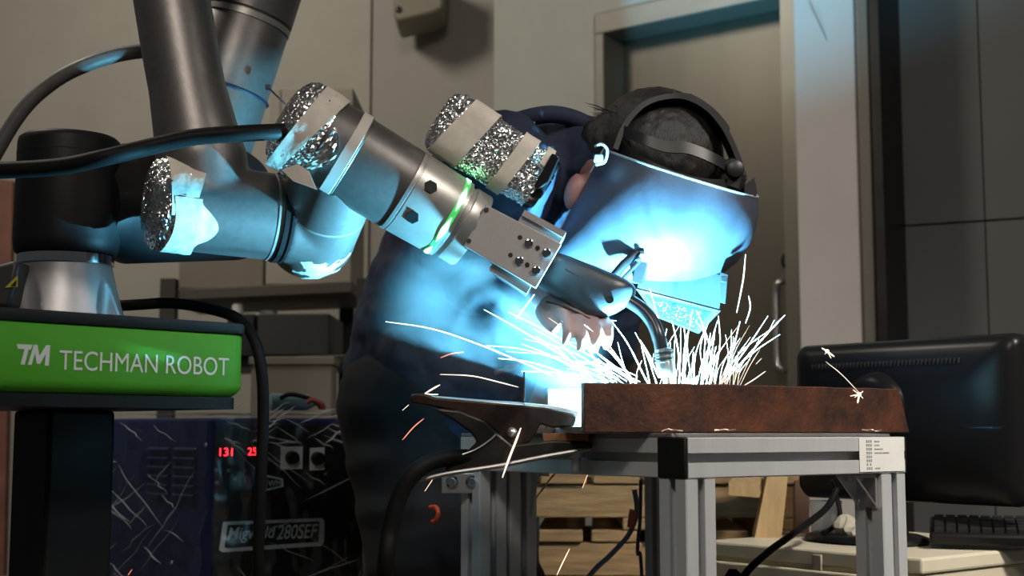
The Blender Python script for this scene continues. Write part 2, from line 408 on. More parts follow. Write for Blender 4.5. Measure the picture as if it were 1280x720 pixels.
mbp = MB(); mbp.prism(arc_shade_outline(1.837, 1.925, zb, zb + HT + .014), V((.002, 0, 0))); mbp.prism(arc_shade_outline(1.70, 1.837, zb + .037, zb + HT + .014), V((.002, 0, 0)))
mbp.build('arc_shade_plate', rust, wp, smooth=30)  # edge-on plate added to block low arc light towards the robot base
MB().prism([V((.022, 1.852, zb)), V((.14, 1.86, zb)), V((.14, 1.93, zb)), V((.022, 1.93, zb))], U3 * .006).build('base_plate', rust, wp, smooth=30)
MB().loft(rings_w).build('web', rust, wp, smooth=30)
# scraps of metal on the table edge
for x, yy, lab in ((840, 1.692, 'pale curled metal shaving on the table top behind the black end cap'), (906, 1.715, 'tiny metal shaving midway along the front edge of the table top'), (1090, 1.885, 'orange brown metal shaving on the table top above the paper sticker')):
    o = P(x, 543, yy); o.z = ZT + .0066
    pts = [o + V((dx_, rr.uniform(-.003, .003), rr.uniform(0, .0035))) for dx_ in (-.013, -.006, 0, .006, .013)]
    tag(MB().tube(catmull(pts, 4), .0011, 6).build('metal_shaving', M('shaving', (.55, .40, .30), .4, .6)), lab, 'metal shaving', 'metal shavings on the table top')

# ------------------------------------------------------------------ pedestal with green cover
fa = V((0.238, 0.257, 0)).normalized(); fn = V((fa.y, -fa.x, 0))
RC = gp(311, 1.84)
pd_c = RC - fa * .195 - fn * .195
zg0, zg1, zg2 = P(311, 493, 1.84).z, P(311, 419.5, 1.84).z, P(311, 405.5, 1.84).z
ped = thing('robot_pedestal', 'black robot pedestal with bright green lettered cover below the robot base', 'pedestal', (pd_c.x, pd_c.y, 0))
def rrect(c, half, r, z, n=8):
    out = []
    for k in range(4):
        a0_ = math.pi / 2 * k; cx = (1, -1, -1, 1)[k] * (half - r); cy = (1, 1, -1, -1)[k] * (half - r)
        for j in range(n + 1):
            a = a0_ + math.pi / 2 * j / n
            out.append(c + fa * (cx + r * math.cos(a)) + fn * (cy + r * math.sin(a)) + U3 * z)
    return out
pc0 = V((pd_c.x, pd_c.y, 0))
MB().loft([rrect(pc0, .183, .02, zg0 - .004), rrect(pc0, .190, .03, zg0), rrect(pc0, .1945, .03, zg0 + .006), rrect(pc0, .195, .03, zg0 + .012), rrect(pc0, .195, .03, zg1 - .002), rrect(pc0, .193, .03, zg1)]).build('cover', green, ped, smooth=50)
MB().loft([rrect(pc0, .196, .03, zg1 + .0005), rrect(pc0, .1975, .03, zg1 + .002), rrect(pc0, .1975, .03, zg2 - .002), rrect(pc0, .196, .03, zg2)]).build('top_plate', M('black_satin_plate', (.016, .016, .017), .55, spec=.25), ped, smooth=50)
MB().loft([rrect(pc0, .186, .02, zg0 - .02), rrect(pc0, .186, .02, zg0 - .0045)]).build('under_plate', black_plastic, ped, smooth=50)
colc = gp(80, 1.90)
Rp = Matrix((fa, fn, U3)).transposed()
MB().box((colc.x, colc.y, (zg0 - .02) / 2), (.10, .10, zg0 - .021), Rp).build('column', black_plastic, ped, bevel=.006)
MB().box((colc.x, colc.y, .012), (.36, .36, .022), Rp).build('foot_plate', black_plastic, ped, bevel=.004)
tri = lambda x, y: P(x, y, 1.735)

def text(body, name, mat, parent, o, xd, yd, width=None, height=None, ext=.0004, shear=0.0):
    cu = bpy.data.curves.new('t', 'FONT'); cu.body = body; cu.size = 1; cu.extrude = 0; cu.shear = shear; cu.offset = .010 if shear else 0
    to = bpy.data.objects.new('t', cu); COL.objects.link(to)
    bpy.context.view_layer.update()
    me0 = to.to_mesh(); vs = [v.co.copy() for v in me0.vertices]; fs = [list(p.vertices) for p in me0.polygons]
    to.to_mesh_clear(); bpy.data.objects.remove(to); bpy.data.curves.remove(cu)
    x0 = min(v.x for v in vs); x1 = max(v.x for v in vs); y0 = min(v.y for v in vs); y1 = max(v.y for v in vs)
    sx = width / (x1 - x0); sy = height / (y1 - y0) if height else sx
    xd, yd = V(xd), V(yd); nn = xd.cross(yd).normalized()
    mb = MB(); mb.add([V(o) + xd * ((v.x - x0) * sx) + yd * ((v.y - y0) * sy) + nn * ext for v in vs], fs)
    return mb.build(name, mat, parent, smooth=0)
# position along the face for a picture column
def face_at(px, z, off=.0006):
    r = V(((px - 640) / F, 1.0, 0)); q0 = RC + fn * off; t = q0.dot(fn) / r.dot(fn); p = r * t
    return V((p.x, p.y, z))
def zface(px, py): return P(px, py, face_at(px, 0).y).z
p0 = face_at(74, zface(74, 462)); p1 = face_at(286, 0)
tx = text('TECHMAN ROBOT', 'lettering', white_print, ped, p0, fa, U3, (V((p1.x, p1.y, 0)) - V((p0.x, p0.y, 0))).length, zface(74, 437.5) - zface(74, 462))
def facepoly(mb, pts):
    mb.prism([face_at(x, zface(x, y), .0004) for x, y in pts], fn * .0004)
mb = MB()
facepoly(mb, [(20, 430), (40, 431), (38, 437), (35, 437), (31, 456), (26, 455.5), (30, 436.5), (22, 436)])
facepoly(mb, [(41.5, 431), (46, 431), (49, 445), (57, 431.5), (62, 431.5), (61, 457), (56, 457), (57, 442), (50, 455), (46, 454.5), (43.5, 441), (39.5, 456), (35, 456)])
mb.build('emblem', white_print, ped, smooth=0)

# ------------------------------------------------------------------ robot arm
YB = 1.90
rb0 = P(80, 390, YB)
rz = zg2 + .0005
rb = thing('welding_robot', 'dark grey collaborative robot arm with foil wrapped joints on the green pedestal', 'robot', (rb0.x, rb0.y, rz))
bc = V((rb0.x, rb0.y, 0))
zr0, zr1 = P(80, 333, YB).z, P(80, 320, YB).z
# cast base, waisted cone with scalloped bolt pockets
prof = []
Hc = zr0 - rz
for k in range(25):
    t = k / 24; prof.append((rz + Hc * t, 0.089 - 0.026 * (t ** 0.75) ))
scal = [math.radians(a) for a in (-110, -24, 66, 156)]
rings = []
for z, r in prof:
    ring = []
    for j in range(160):
        a = 2 * math.pi * j / 160; rr_ = r
        for s_ in scal:
            R0, rc_ = 0.099, 0.031
            dl = (a - s_ + math.pi) % (2 * math.pi) - math.pi
            disc = rc_ ** 2 - (R0 * math.sin(dl)) ** 2
            if disc > 0 and abs(dl) < 1 and z < rz + Hc * .93: rr_ = min(rr_, R0 * math.cos(dl) - math.sqrt(disc))
        ring.append(bc + V((math.cos(a) * rr_, math.sin(a) * rr_, z)))
    rings.append(ring)
base = MB().loft(rings).build('base', base_alu, rb, smooth=45)
for s_ in scal:
    MB().lathe(bc + V((math.cos(s_) * .086, math.sin(s_) * .086, rz)), U3, [(0, .0075), (.011, .0075), (.012, .0065), (.012, .004), (.008, .004)], 18).build('base_bolt', steel, base)
MB().lathe(bc + U3 * zr0, U3, [(0, .0625), (.001, .0655), (zr1 - zr0 - .001, .0655), (zr1 - zr0, .064)], 64).build('chrome_ring', chrome, rb)
z2 = P(80, 172, YB).z
MB().lathe(bc, U3, [(zr1 + .0005, .066), (zr1 + .004, .0695), (zr1 + .02, .072), (z2 - .012, .070), (z2 - .005, .0685), (z2 - .001, .064), (z2, .058)], 64).build('base_joint', robot_black, rb)
MB().lathe(bc + U3 * (z2 - .028), U3, [(0, .0708), (.0015, .0708)], 64, False).build('joint_seam', hole_dark, rb)
# dark connector housing beside the base with warning sticker
ch = MB().prism([P(-40, 384, 1.80), P(-20, 335, 1.80), P(14, 326, 1.80), P(24, 326, 1.80), P(12, 384, 1.80)], (0, .08, 0)).build('connector_housing', M('housing_charcoal', (.03, .031, .031), .5), rb, bevel=.006)
MB().prism([P(6, 359.5, 1.798), P(22, 358.5, 1.798), P(22, 344, 1.798)], (0, .001, 0)).build('warning_sticker', M('sticker_yellow', (.42, .38, .03), .5), ch)
MB().prism([P(13, 357.5, 1.7965), P(20, 357, 1.7965), P(20.5, 350, 1.7965), P(17.5, 353, 1.7965)], (0, .0006, 0)).build('warning_mark', hole_dark, ch)
# shoulder joint running to the rear right
s0 = P(90, 254, YB); s1 = P(302, 256, 2.15)
MB().lathe(s0, s1 - s0, [(.03, .068), (.06, .072), (.09, .088), ((s1 - s0).length - .015, .088), ((s1 - s0).length - .004, .083), ((s1 - s0).length, .07)], 56).build('shoulder_joint', robot_black, rb)
# upper arm (rear tube, lit by the arc)
u0, u1 = P(240, 240, 2.16), P(352, -110, 2.16)
du = (u1 - u0); LU = du.length
s_of = lambda py: (240 - py) / 350 * LU
ua = MB().lathe(u0, du, [(0, .071), (s_of(30), .0705), (s_of(28), .069), (s_of(24), .069), (s_of(22), .0725), (LU, .0725)], 64).build('upper_arm', robot_grey, rb)
MB().lathe(u0, du, [(s_of(33), .0705), (s_of(33) + .0005, .0722), (s_of(26), .0722), (s_of(25.5), .0705)], 64, False).build('arm_ring', silver, ua)
tie = MB(); a_, e1_, e2_ = frame(du)
zc_ = u0 + a_ * s_of(116)
tie.tube([zc_ + (e1_ * math.cos(t) + e2_ * math.sin(t)) * .0725 for t in [2 * math.pi * k / 40 for k in range(41)]], .0022, 6)
tq = P(335, 109, 2.09)
tie.box(tq, (.008, .006, .008)); tie.tube([tq, P(346, 120, 2.08), P(357, 130, 2.08)], .0014, 6)
tie.build('cable_tie', M('navy_tie', (.01, .015, .04), .4), ua)
# top elbow out of the frame keeps the two tubes together
e0, e1p = P(196, -120, 1.88), P(365, -150, 2.18)
MB().lathe(e0 - (e1p - e0) * .15, e1p - e0, [(0, .05), (.01, .07), ((e1p - e0).length * 1.25, .07), ((e1p - e0).length * 1.3, .05)], 40).build('elbow_joint', robot_black, rb)
# forearm tube flaring into the first wrist cylinder
Y4 = 1.86
d4 = V((math.cos(math.radians(24)), math.sin(math.radians(24)), -.055)).normalized()
c4 = P(265, 262, Y4); SC = 1.045
mb = MB()
mb.tube([P(197, -110, 1.88), P(206, -60, 1.88), P(215, 0, 1.875), P(225, 60, 1.87), P(234, 110, 1.865), P(244, 160, 1.86), P(252, 200, 1.86), P(262, 255, 1.86)], [.054, .0535, .0533, .0533, .0528, .0575, .0625, .058], 48)
mb.lathe(c4, d4, [(-.07, .05), (-.066, SC*.0585), (.092, SC*.0585)], 56)
remesh(mb.build('forearm', robot_grey, rb, smooth=180), .003, 14)
# ring between forearm and wrist elbow
wring = MB().lathe(c4, d4, [(.088, SC*.058), (.0885, SC*.0612), (.095, SC*.0612), (.0955, SC*.0595), (.098, SC*.0595), (.0985, SC*.0612), (.102, SC*.0612), (.1025, SC*.058)], 64).build('wrist_ring', M('ring_gloss_black', (.025, .025, .027), .18, .4), rb)
MB().lathe(c4, d4, [(.079, SC*.0585), (.0795, SC*.0592), (.082, SC*.0592), (.0825, SC*.0585)], 64).build('seam', silver, wring)
# wrist elbow
kc = P(389, 293, 1.945)
j5a = P(425, 205, 1.83)
mb = MB()
SCX = 0
mb.lathe(c4, d4, [(.10, SC*.0585), (.15, SC*.0585), (.17, .055)], 56)
mb.ell(kc, (.0645, .0645, .0645), n=40, m=24)
dk = (j5a - kc)
mb.lathe(kc, dk, [(0, .0635), (dk.length, SC*.0585)], 56)
remesh(mb.build('wrist_elbow', robot_grey, rb, smooth=180), .003, 14)
MB().lathe(kc, dk, [(.068, .060), (.0685, .0626), (.072, .0626), (.0725, .060)], 64).build('elbow_seam', silver, rb)
# masking tape under the elbow, its pale patch also painting the overlit surface
def surf_patch(o, axis, rf, s0f, s1f, th0, th1, ns=10, nt=24, thick=.0007, amp=0, fr=60):
    a, e1, e2 = frame(axis); outer, inner = [], []
    for i in range(nt + 1):
        th = math.radians(th0 + (th1 - th0) * i / nt); ro, ri = [], []
        for j in range(ns + 1):
            s_ = s0f(th) + (s1f(th) - s0f(th)) * j / ns
            dv = e1 * math.cos(th) + e2 * math.sin(th)
            p = V(o) + a * s_ + dv * (rf(s_))
            k = amp * noise.noise(p * fr)
            ro.append(p + dv * (thick + k)); ri.append(p)
        outer.append(ro); inner.append(ri[::-1])
    return MB().loft([o_ + i_ for o_, i_ in zip(outer, inner)])
def sphere_patch(c, r, dirs, thick=.001):
    """patch over a ball bounded by a polygon of directions (fan from the middle)"""
    c = V(c); mid = sum((V(d) for d in dirs), V((0, 0, 0))) / len(dirs)
    n = len(dirs); rings = []
    for k in range(1, 7):
        t = k / 6
        rings.append([c + (mid * (1 - t) + V(d) * t).normalized() * (r + thick + .0012 * noise.noise(V(d) * 9 + V((k, 0, 0)))) for d in dirs])
    mb = MB(); mb.loft(rings, cap=False)
    mb.add(rings[0], [list(range(n))])
    inner = [[c + (p - c).normalized() * (r - .004) for p in rg] for rg in rings]
    mb.loft([rings[-1], inner[-1]], cap=False)
    return mb
dirs = [(-.35, -.35, -.86), (-.15, -.75, -.70), (.10, -.72, -.72), (.42, -.6, -.68), (.74, -.42, -.45), (.85, -.1, -.40), (.6, .2, -.75), (.1, .3, -.95), (-.2, .1, -1)]
sphere_patch(kc, .0640, dirs).build('masking_tape', tape, rb, smooth=60)
# last wrist housing, axis down to the right and away
d6 = V((.842, .24, -.482)).normalized()
A6 = P(385, 165, 1.80)
K = 895.0
q6 = lambda px: px / K
MB().lathe(A6, d6, [(q6(-14), .05), (q6(-10), .0605), (q6(47), .062), (q6(60), .062), (q6(61), .0605), (q6(129), .0592), (q6(132), .0585)], 72).build('wrist_housing', M('wrist_dark_coat', (.16, .148, .14), .44, .7, .1, 90, .05, 500), rb)
MB().lathe(A6, d6, [(q6(45), .0618), (q6(45.5), .0634), (q6(58), .0634), (q6(58.5), .0618)], 72).build('pale_band', M('band_pale', (.58, .54, .49), .5), rb)
fl = MB().lathe(A6, d6, [(q6(132), .055), (q6(132.5), .0602), (q6(137), .0602), (q6(137.5), .0585), (q6(139), .0585), (q6(139.5), .0595), (q6(191), .0578), (q6(193), .0572)], 72).build('tool_joint', silver, rb)
MB().lathe(A6, d6, [(q6(191.5), .0570), (q6(192), .0580), (q6(199), .0580), (q6(199.5), .0570)], 72).build('joint_light_rim', M('green_light_rim', (.1, .5, .15), .3, emit=(.03, .8, .12), estr=.5), fl)
a6, f1, f2 = frame(d6)
mb = MB()
for k in range(7):
    th0, th1 = 2 * math.pi * (k + .10) / 7, 2 * math.pi * (k + .90) / 7
    rg = []
    for i in range(13):
        th = th0 + (th1 - th0) * i / 12; wv = .0036 * math.sin(math.pi * (i + .3) / 12.6) ** 1.4 + .0003; dv = f1 * math.cos(th) + f2 * math.sin(th)
        o = A6 + a6 * q6(195.5)
        rg.append([o - a6 * wv + dv * .0575, o - a6 * wv + dv * .0586, o + a6 * wv + dv * .0586, o + a6 * wv + dv * .0575])
    mb.loft(rg)
lr = mb.build('green_light_ring', M('green_led', (.4, .9, .5), .3, emit=(.25, 1.0, .36), estr=5), fl, smooth=0); lr['label'] = 'glowing green dashes of the light ring'
MB().lathe(A6, d6, [(q6(198), .054), (q6(199), .0572), (q6(204), .0568), (q6(205), .0525), (q6(211), .0515), (q6(212), .0545), (q6(231), .0545), (q6(233), .053), (q6(234), .02)], 72).build('flange', silver, fl)
for (x, y) in ((535, 234.5), (513, 271)):
    # hex socket plugs on the near side of the joint
    th = math.asin(max(-1, min(1, ((x - (385 + 165 * .868)) * .497 - (y - (165 + 165 * .497)) * .868) / 54)))
    s_ = ((x - 385) * .868 + (y - 165) * .497) / K - .012 * math.cos(th) * .9
    dv = f1 * math.cos(th) + f2 * math.sin(th)
    o = A6 + a6 * s_ + dv * .0578
    hexp = [o + (a6 * math.cos(k * math.pi / 3) + a6.cross(dv) * math.sin(k * math.pi / 3)) * .0098 for k in range(6)]
    MB().prism(hexp, dv * .0022).build('hex_plug', black_plastic, fl, smooth=0, bevel=.0007)

# crumpled foil with random creases
def foil_fn(p, amp, fr):
    n1 = noise.noise(p * fr); n2 = noise.noise(p * fr * 2.3 + V((3, 1, 7))); n3 = noise.noise(p * fr * 4.9 + V((9, 4, 2)))
    return amp * (abs(n1) * 1.0 + abs(n2) * .6 + n3 * .35)
def crumple(rings, amp, fr, jit, seed=1, n=150, step=.0016):
    """refine the rings, then crush them: sharp ridges at several scales"""
    r = random.Random(seed)
    fine = []
    for a_r, b_r in zip(rings[:-1], rings[1:]):
        L = max((p - q_).length for p, q_ in zip(a_r, b_r)); k = max(1, round(L / step))
        for i in range(k): fine.append([p.lerp(q_, i / k) for p, q_ in zip(a_r, b_r)])
    fine.append(rings[-1]); out = []
    for rg in fine:
        m = len(rg); c = sum(rg, V((0, 0, 0))) / m; row = []
        for j in range(n):
            t = j * m / n; i = int(t); p = rg[i].lerp(rg[(i + 1) % m], t - i)
            d = p - c; d = d.normalized() if d.length > 1e-6 else V((0, 0, 0))
            q_ = p + V((seed, 0, 0))
            h = abs(noise.noise(q_ * fr)) + .75 * abs(noise.noise(q_ * fr * 2.2 + V((3, 1, 7)))) + .5 * abs(noise.noise(q_ * fr * 4.3 + V((9, 4, 2))))
            row.append(p + d * (amp * (h - .25)) + V((r.uniform(-jit, jit), r.uniform(-jit, jit), r.uniform(-jit, jit))))
        out.append(row)
    return out
def cyl_rings(o, axis, prof, n):
    a, e1, e2 = frame(axis); o = V(o)
    return [[o + a * q_ + (e1 * math.cos(t) + e2 * math.sin(t)) * r for t in [2 * math.pi * k / n for k in range(n)]] for q_, r in prof]
def foil_mb(rings):
    mb = MB(); n = len(rings[0]); vs = [p for r in rings for p in r]; fs = []
    for i in range(len(rings) - 1):
        for j in range(n):
            k = (j + 1) % n; a, b, c, d = i * n + j, i * n + k, (i + 1) * n + k, (i + 1) * n + j
            fs += [(a, b, c), (a, c, d)] if (i * 7 + j * 3) % 2 else [(a, b, d), (b, c, d)]
    fs.append(list(range(n))); mb.add(vs, fs); return mb
# foil cap on the forearm wrist
pr = [(-.092, .004), (-.092, .015), (-.091, .027), (-.090, .038), (-.087, .048), (-.082, .056), (-.074, .0612)] + [(-.069 + .0055 * k, .0632) for k in range(8)]
foil_mb(crumple(cyl_rings(c4, d4, pr, 54), .0040, 75, .00035, 3)).build('foil_wrap', foil, rb, smooth=0)
cap_r = lambda s_: .0656
surf_patch(c4, d4, cap_r, lambda t: -.066 - .006 * math.sin(t), lambda t: -.032 + .012 * math.sin(t * 1.5), -20, 88, 8, 18, .0009, .0012).build('masking_tape', tape, rb, smooth=60)
surf_patch(c4, d4, lambda s_: .0660 if s_ < -.022 else .0640, lambda t: -.062 - .004 * math.sin(3 * t), lambda t: -.026 + .026 * max(0, math.sin((t + 1.05) * 3.2)), -85, 2, 10, 22, .0010, .0015, 90).build('masking_tape', tape, rb, smooth=60)
MB().box(c4 + d4 * (-.028) + V((0, -.043, .041)), (.016, .004, .012), Matrix.Rotation(.4, 3, 'Y')).build('masking_tape', tape, rb, smooth=0)
# foil cap on the last wrist housing
pr = [(q6(-38), .004), (q6(-38), .016), (q6(-37), .028), (q6(-35), .040), (q6(-31), .050), (q6(-25), .058), (q6(-18), .0625)] + [(q6(-12 + 5 * k), .0635) for k in range(7)]
foil_mb(crumple(cyl_rings(A6, d6, pr, 54), .0040, 75, .00035, 5)).build('foil_wrap', foil, rb, smooth=0)
w6 = lambda s_: .0655 if s_ < q6(20) else .0640
surf_patch(A6, d6, w6, lambda t: q6(-16 + 8 * math.sin(t)), lambda t: q6(9 + 16 * math.sin(t)), -120, 110, 8, 40, .0009, .0010).build('masking_tape', tape, rb, smooth=60)
fp = []
aa, g1, g2 = frame(d6)
for i in range(13):
    row = []
    th = math.radians(-48 + 62 * i / 12)
    for j in range(9):
        wd = math.sin(math.pi * (i + .6) / 13.2)
        s_ = q6(21 + 5 * math.sin(th)) + q6(22) * wd * j / 8
        p = A6 + aa * s_ + (g1 * math.cos(th) + g2 * math.sin(th)) * .0642
        row.append(p + (g1 * math.cos(th) + g2 * math.sin(th)) * foil_fn(p, .004, 70))
    fp.append(row)
mb = MB(); mb.loft([r + [p - (p - A6 - aa * (p - A6).dot(aa)).normalized() * .003 for p in r[::-1]] for r in fp]); mb.build('foil_wrap', foil, rb, smooth=0)
tl = [P(352, 212, 1.745), P(372, 205, 1.742), P(386, 214, 1.742), P(396, 237, 1.744), P(380, 231, 1.744), P(366, 226, 1.745)]
MB().prism([p + V((0, 0, 0)) for p in tl], (0, .0012, 0)).build('masking_tape', tape, rb, smooth=0)

# ------------------------------------------------------------------ cables of the robot
cb = tag(MB().tube(catmull([P(-60, 214, 1.70), P(0, 213, 1.70), P(75, 208, 1.69), P(130, 197, 1.68), P(185, 184, 1.70), P(240, 172, 1.71), P(300, 167, 1.72), P(345, 165, 1.74), P(372, 164, 1.77)], 8), .0108, 14).build('cable', black_rubber), 'thick black cable crossing in front of the robot arm to its foil cap', 'cable')
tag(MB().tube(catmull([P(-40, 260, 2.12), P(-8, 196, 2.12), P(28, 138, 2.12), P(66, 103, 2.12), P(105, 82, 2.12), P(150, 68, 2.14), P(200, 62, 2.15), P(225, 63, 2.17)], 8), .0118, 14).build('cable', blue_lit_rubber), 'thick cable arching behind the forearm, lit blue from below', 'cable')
tag(MB().tube(catmull([P(120, 384, 2.03), P(170, 381, 2.00), P(215, 379, 1.99), P(262, 386, 1.97), P(298, 399, 1.95), P(318, 425, 1.93), P(327, 465, 1.92), P(329, 520, 1.92), P(326, 600, 1.92), P(323, 690, 1.93), P(322, 800, 1.95), gp(322, 1.98) - U3 * (CAMZ - .012)], 8), .0082, 12).build('cable', black_rubber), 'black cable hanging down past the end of the green cover', 'cable')

# ------------------------------------------------------------------ foil wrapped camera on the wrist
c1 = V((.83, .14, -.505)).normalized()
cc = P(612, 188, 1.865)
vc = thing('vision_camera', 'camera housing wrapped in crumpled foil and tape above the light ring', 'camera', cc)
k1, kd, ku = frame(c1)
def sq_ring(s_, hh, hd, n=48, up=0.0, p=4.0):
    out = []; hh *= 1.07
    for k in range(n):
        t = 2 * math.pi * k / n; c_, s2 = math.cos(t), math.sin(t)
        f = (abs(c_) ** p + abs(s2) ** p) ** (-1 / p)
        out.append(cc + k1 * s_ + kd * (hd * c_ * f) + ku * (hh * s2 * f + up))
    return out
st_ = [(-.086, .004, .004), (-.086, .015, .014), (-.085, .026, .022), (-.082, .033, .029), (-.077, .038, .034), (-.069, .0405, .0365)] + [(-.062 + .0062 * k, .0415 - .00028 * k, .0375 - .0002 * k) for k in range(24)]
foil_mb(crumple([sq_ring(*q_, 60) for q_ in st_], .0042, 75, .00035, 11)).build('foil_wrap', foil, vc, smooth=0)
def cam_band(s0f, s1f, k0, k1_, n=60, off=.0034):
    rows = []
    for k in range(k0, k1_):
        t = k / n; out, inn = [], []
        for j in range(7):
            up = math.sin(2 * math.pi * t)
            s_ = s0f(up) + (s1f(up) - s0f(up)) * j / 6
            hh = .0415 - .045 * (max(s_, -.062) + .062) * .28
            p0_ = sq_ring(s_, hh + off, .0375 + off - .002 * (s_ + .06), n)[k % n]
            nn = (p0_ - cc - k1 * (p0_ - cc).dot(k1)).normalized()
            out.append(p0_ + nn * .0010 * noise.noise(p0_ * 70)); inn.append(p0_ - nn * .0035)
        rows.append(out + inn[::-1])
    return MB().loft(rows)
cam_band(lambda u: -.062 + .012 * u, lambda u: -.020 + .010 * u, -13, 18).build('masking_tape', tape, vc, smooth=60)
cam_band(lambda u: .026 + .004 * u, lambda u: .048 + .006 * u, -15, 18).build('masking_tape', tape, vc, smooth=60)
cam_band(lambda u: .066, lambda u: .078, 3, 18).build('masking_tape', tape, vc, smooth=60)
MB().loft([sq_ring(.079, .0370, .0345), sq_ring(.086, .0365, .034), sq_ring(.092, .034, .032), sq_ring(.092, .012, .012)]).build('bezel', M('gloss_black', (.012, .012, .013), .14), vc, smooth=50)
MB().lathe(cc + k1 * .091, k1, [(0, .020), (.004, .020), (.004, .015), (.001, .013)], 32).build('lens', M('lens_glass', (.01, .012, .02), .05), vc)
nick = [P(690, 191, 1.832), P(700, 196, 1.832), P(686, 228, 1.832), P(672, 237, 1.832), P(667, 232, 1.832)]
MB().prism(nick, (0, .008, 0)).build('bezel_corner', M('gloss_black', (.012, .012, .013), .14), vc, bevel=.002)

# ------------------------------------------------------------------ torch on its bracket
tc = thing('welding_torch', 'black welding torch bolted to an aluminium bracket on the robot flange', 'welding torch', P(650, 310, 1.85))
pl = MB().prism([P(608, 256, 1.808), P(702, 305, 1.812), P(670, 360, 1.812), P(580, 307, 1.808)], (0, .012, 0)).build('bracket_plate', plate_alu, tc, smooth=0, bevel=.0008)
MB().prism([P(656, 262, 1.828), P(708, 290, 1.828), P(690, 322, 1.828), P(658, 366, 1.828), P(612, 334, 1.828), P(630, 305, 1.828)], (0, .065, 0)).build('clamp_block', steel, tc, smooth=0, bevel=.001)
MB().prism([P(656, 262, 1.8215), P(708, 290, 1.8215), P(704, 297, 1.8215), P(652, 269, 1.8215)], (0, .006, 0)).build('clamp_lip', steel, tc, smooth=0)
MB().prism([P(616, 326, 1.8215), P(664, 358, 1.8215), P(658, 367, 1.8215), P(612, 338, 1.8215)], (0, .006, 0)).build('clamp_lip', steel, tc, smooth=0)
for (x, y) in ((661, 304), (683, 316), (649, 326), (670, 338)):
    MB().lathe(P(x, y, 1.811), (0, -1, 0), [(-.001, .0058), (.003, .0058), (.0036, .005), (.0036, .003), (.001, .0028)], 20).build('bolt', chrome, pl)
for (x, y) in ((650, 297), (672, 310), (638, 319), (659, 331)):
    MB().lathe(P(x, y, 1.811), (0, -1, 0), [(-.001, .0032), (.0012, .0032)], 16).build('bolt_hole', hole_dark, pl)
for (x, y) in ((608, 262), (586, 301)):
    MB().lathe(P(x, y, 1.8085), (0, -1, 0), [(-.001, .0034), (.002, .0034), (.0024, .001)], 14).build('screw', chrome, pl)
# moulded handle
stn = [(672, 331, 20), (686, 338, 25), (700, 345, 27.5), (715, 352, 28.5), (730, 360, 31), (744, 368, 33), (757, 371.5, 31.5), (770, 373, 27), (780, 373, 21.5), (787, 372.5, 15), (791, 372, 8), (792.5, 372, 2)]
rings = []
dpx = V((.88, 0, -.47)).normalized(); hup = V((.47, 0, .88)).normalized()
for i, (x, y, hw) in enumerate(stn):
    o = P(x, y, 1.902); h_ = hw / 910; dz = min(.030, h_ * .95); ring = []
    for k in range(32):
        t = 2 * math.pi * k / 32; c_, s2 = math.cos(t), math.sin(t); f = (abs(c_) ** 3 + abs(s2) ** 3) ** (-1 / 3)
        ring.append(o + V((0, -1, 0)) * dz * c_ * f + hup * h_ * s2 * f)
    rings.append(ring)
hd = MB().loft(rings).build('handle', M('torch_plastic', (.030, .031, .034), .36, 0, .12, 60, .05, 300), tc, smooth=60)
MB().lathe(P(762, 374.5, 1.8725), (0, -1, 0), [(-.004, .0058), (.0008, .0058), (.0008, .0045), (-.002, .004)], 20).build('pivot_hole', hole_dark, hd)
MB().tube(catmull([P(706, 336, 1.8735), P(728, 348, 1.873), P(745, 356, 1.874)], 5), .0009, 6).build('moulded_rib', black_plastic, hd)
MB().tube(catmull([P(683, 377, 1.886), P(700, 381, 1.876), P(718, 389, 1.874), P(738, 399, 1.876), P(752, 402, 1.884)], 6), .0016, 8).build('moulded_rib', black_plastic, hd)
gp_ = catmull([P(772, 368, 1.900), P(788, 377, 1.897), P(804, 388, 1.890), P(816, 403, 1.882), P(823, 420, 1.875), P(828, 440, 1.875)], 8)
MB().tube(gp_, .0098, 20).build('gooseneck', M('gooseneck_black', (.022, .022, .025), .28, .1), tc)
n0, n1 = P(829, 437, 1.875), P(833, 474, 1.875)
nd = (n1 - n0).normalized()
nz = MB().lathe(n0, nd, [(-.002, .0095), (0, .0118), (.016, .0118), (.018, .0125), (.034, .0122), (.037, .011), (.0375, .008)], 28).build('nozzle', steel, tc)
hp = []
for k in range(97):
    t = 2 * math.pi * k / 24; na, n1_, n2_ = frame(nd)
    hp.append(n0 + nd * (.001 + .0165 * k / 96) + (n1_ * math.cos(t) + n2_ * math.sin(t)) * .0125)
MB().tube(hp, .0014, 6).build('spring_coil', M('coil_dark', (.05, .05, .055), .35, .6), nz)
MB().lathe(n0 + nd * .036, nd, [(0, .005), (.012, .005), (.015, .002)], 14).build('contact_tip', M('copper_tip', (.6, .35, .22), .3, .9), tc)
MB().tube([n0 + nd * .048, ARC + U3 * .004 + V((.002, 0, 0))], .0008, 6).build('filler_wire', steel, tc)

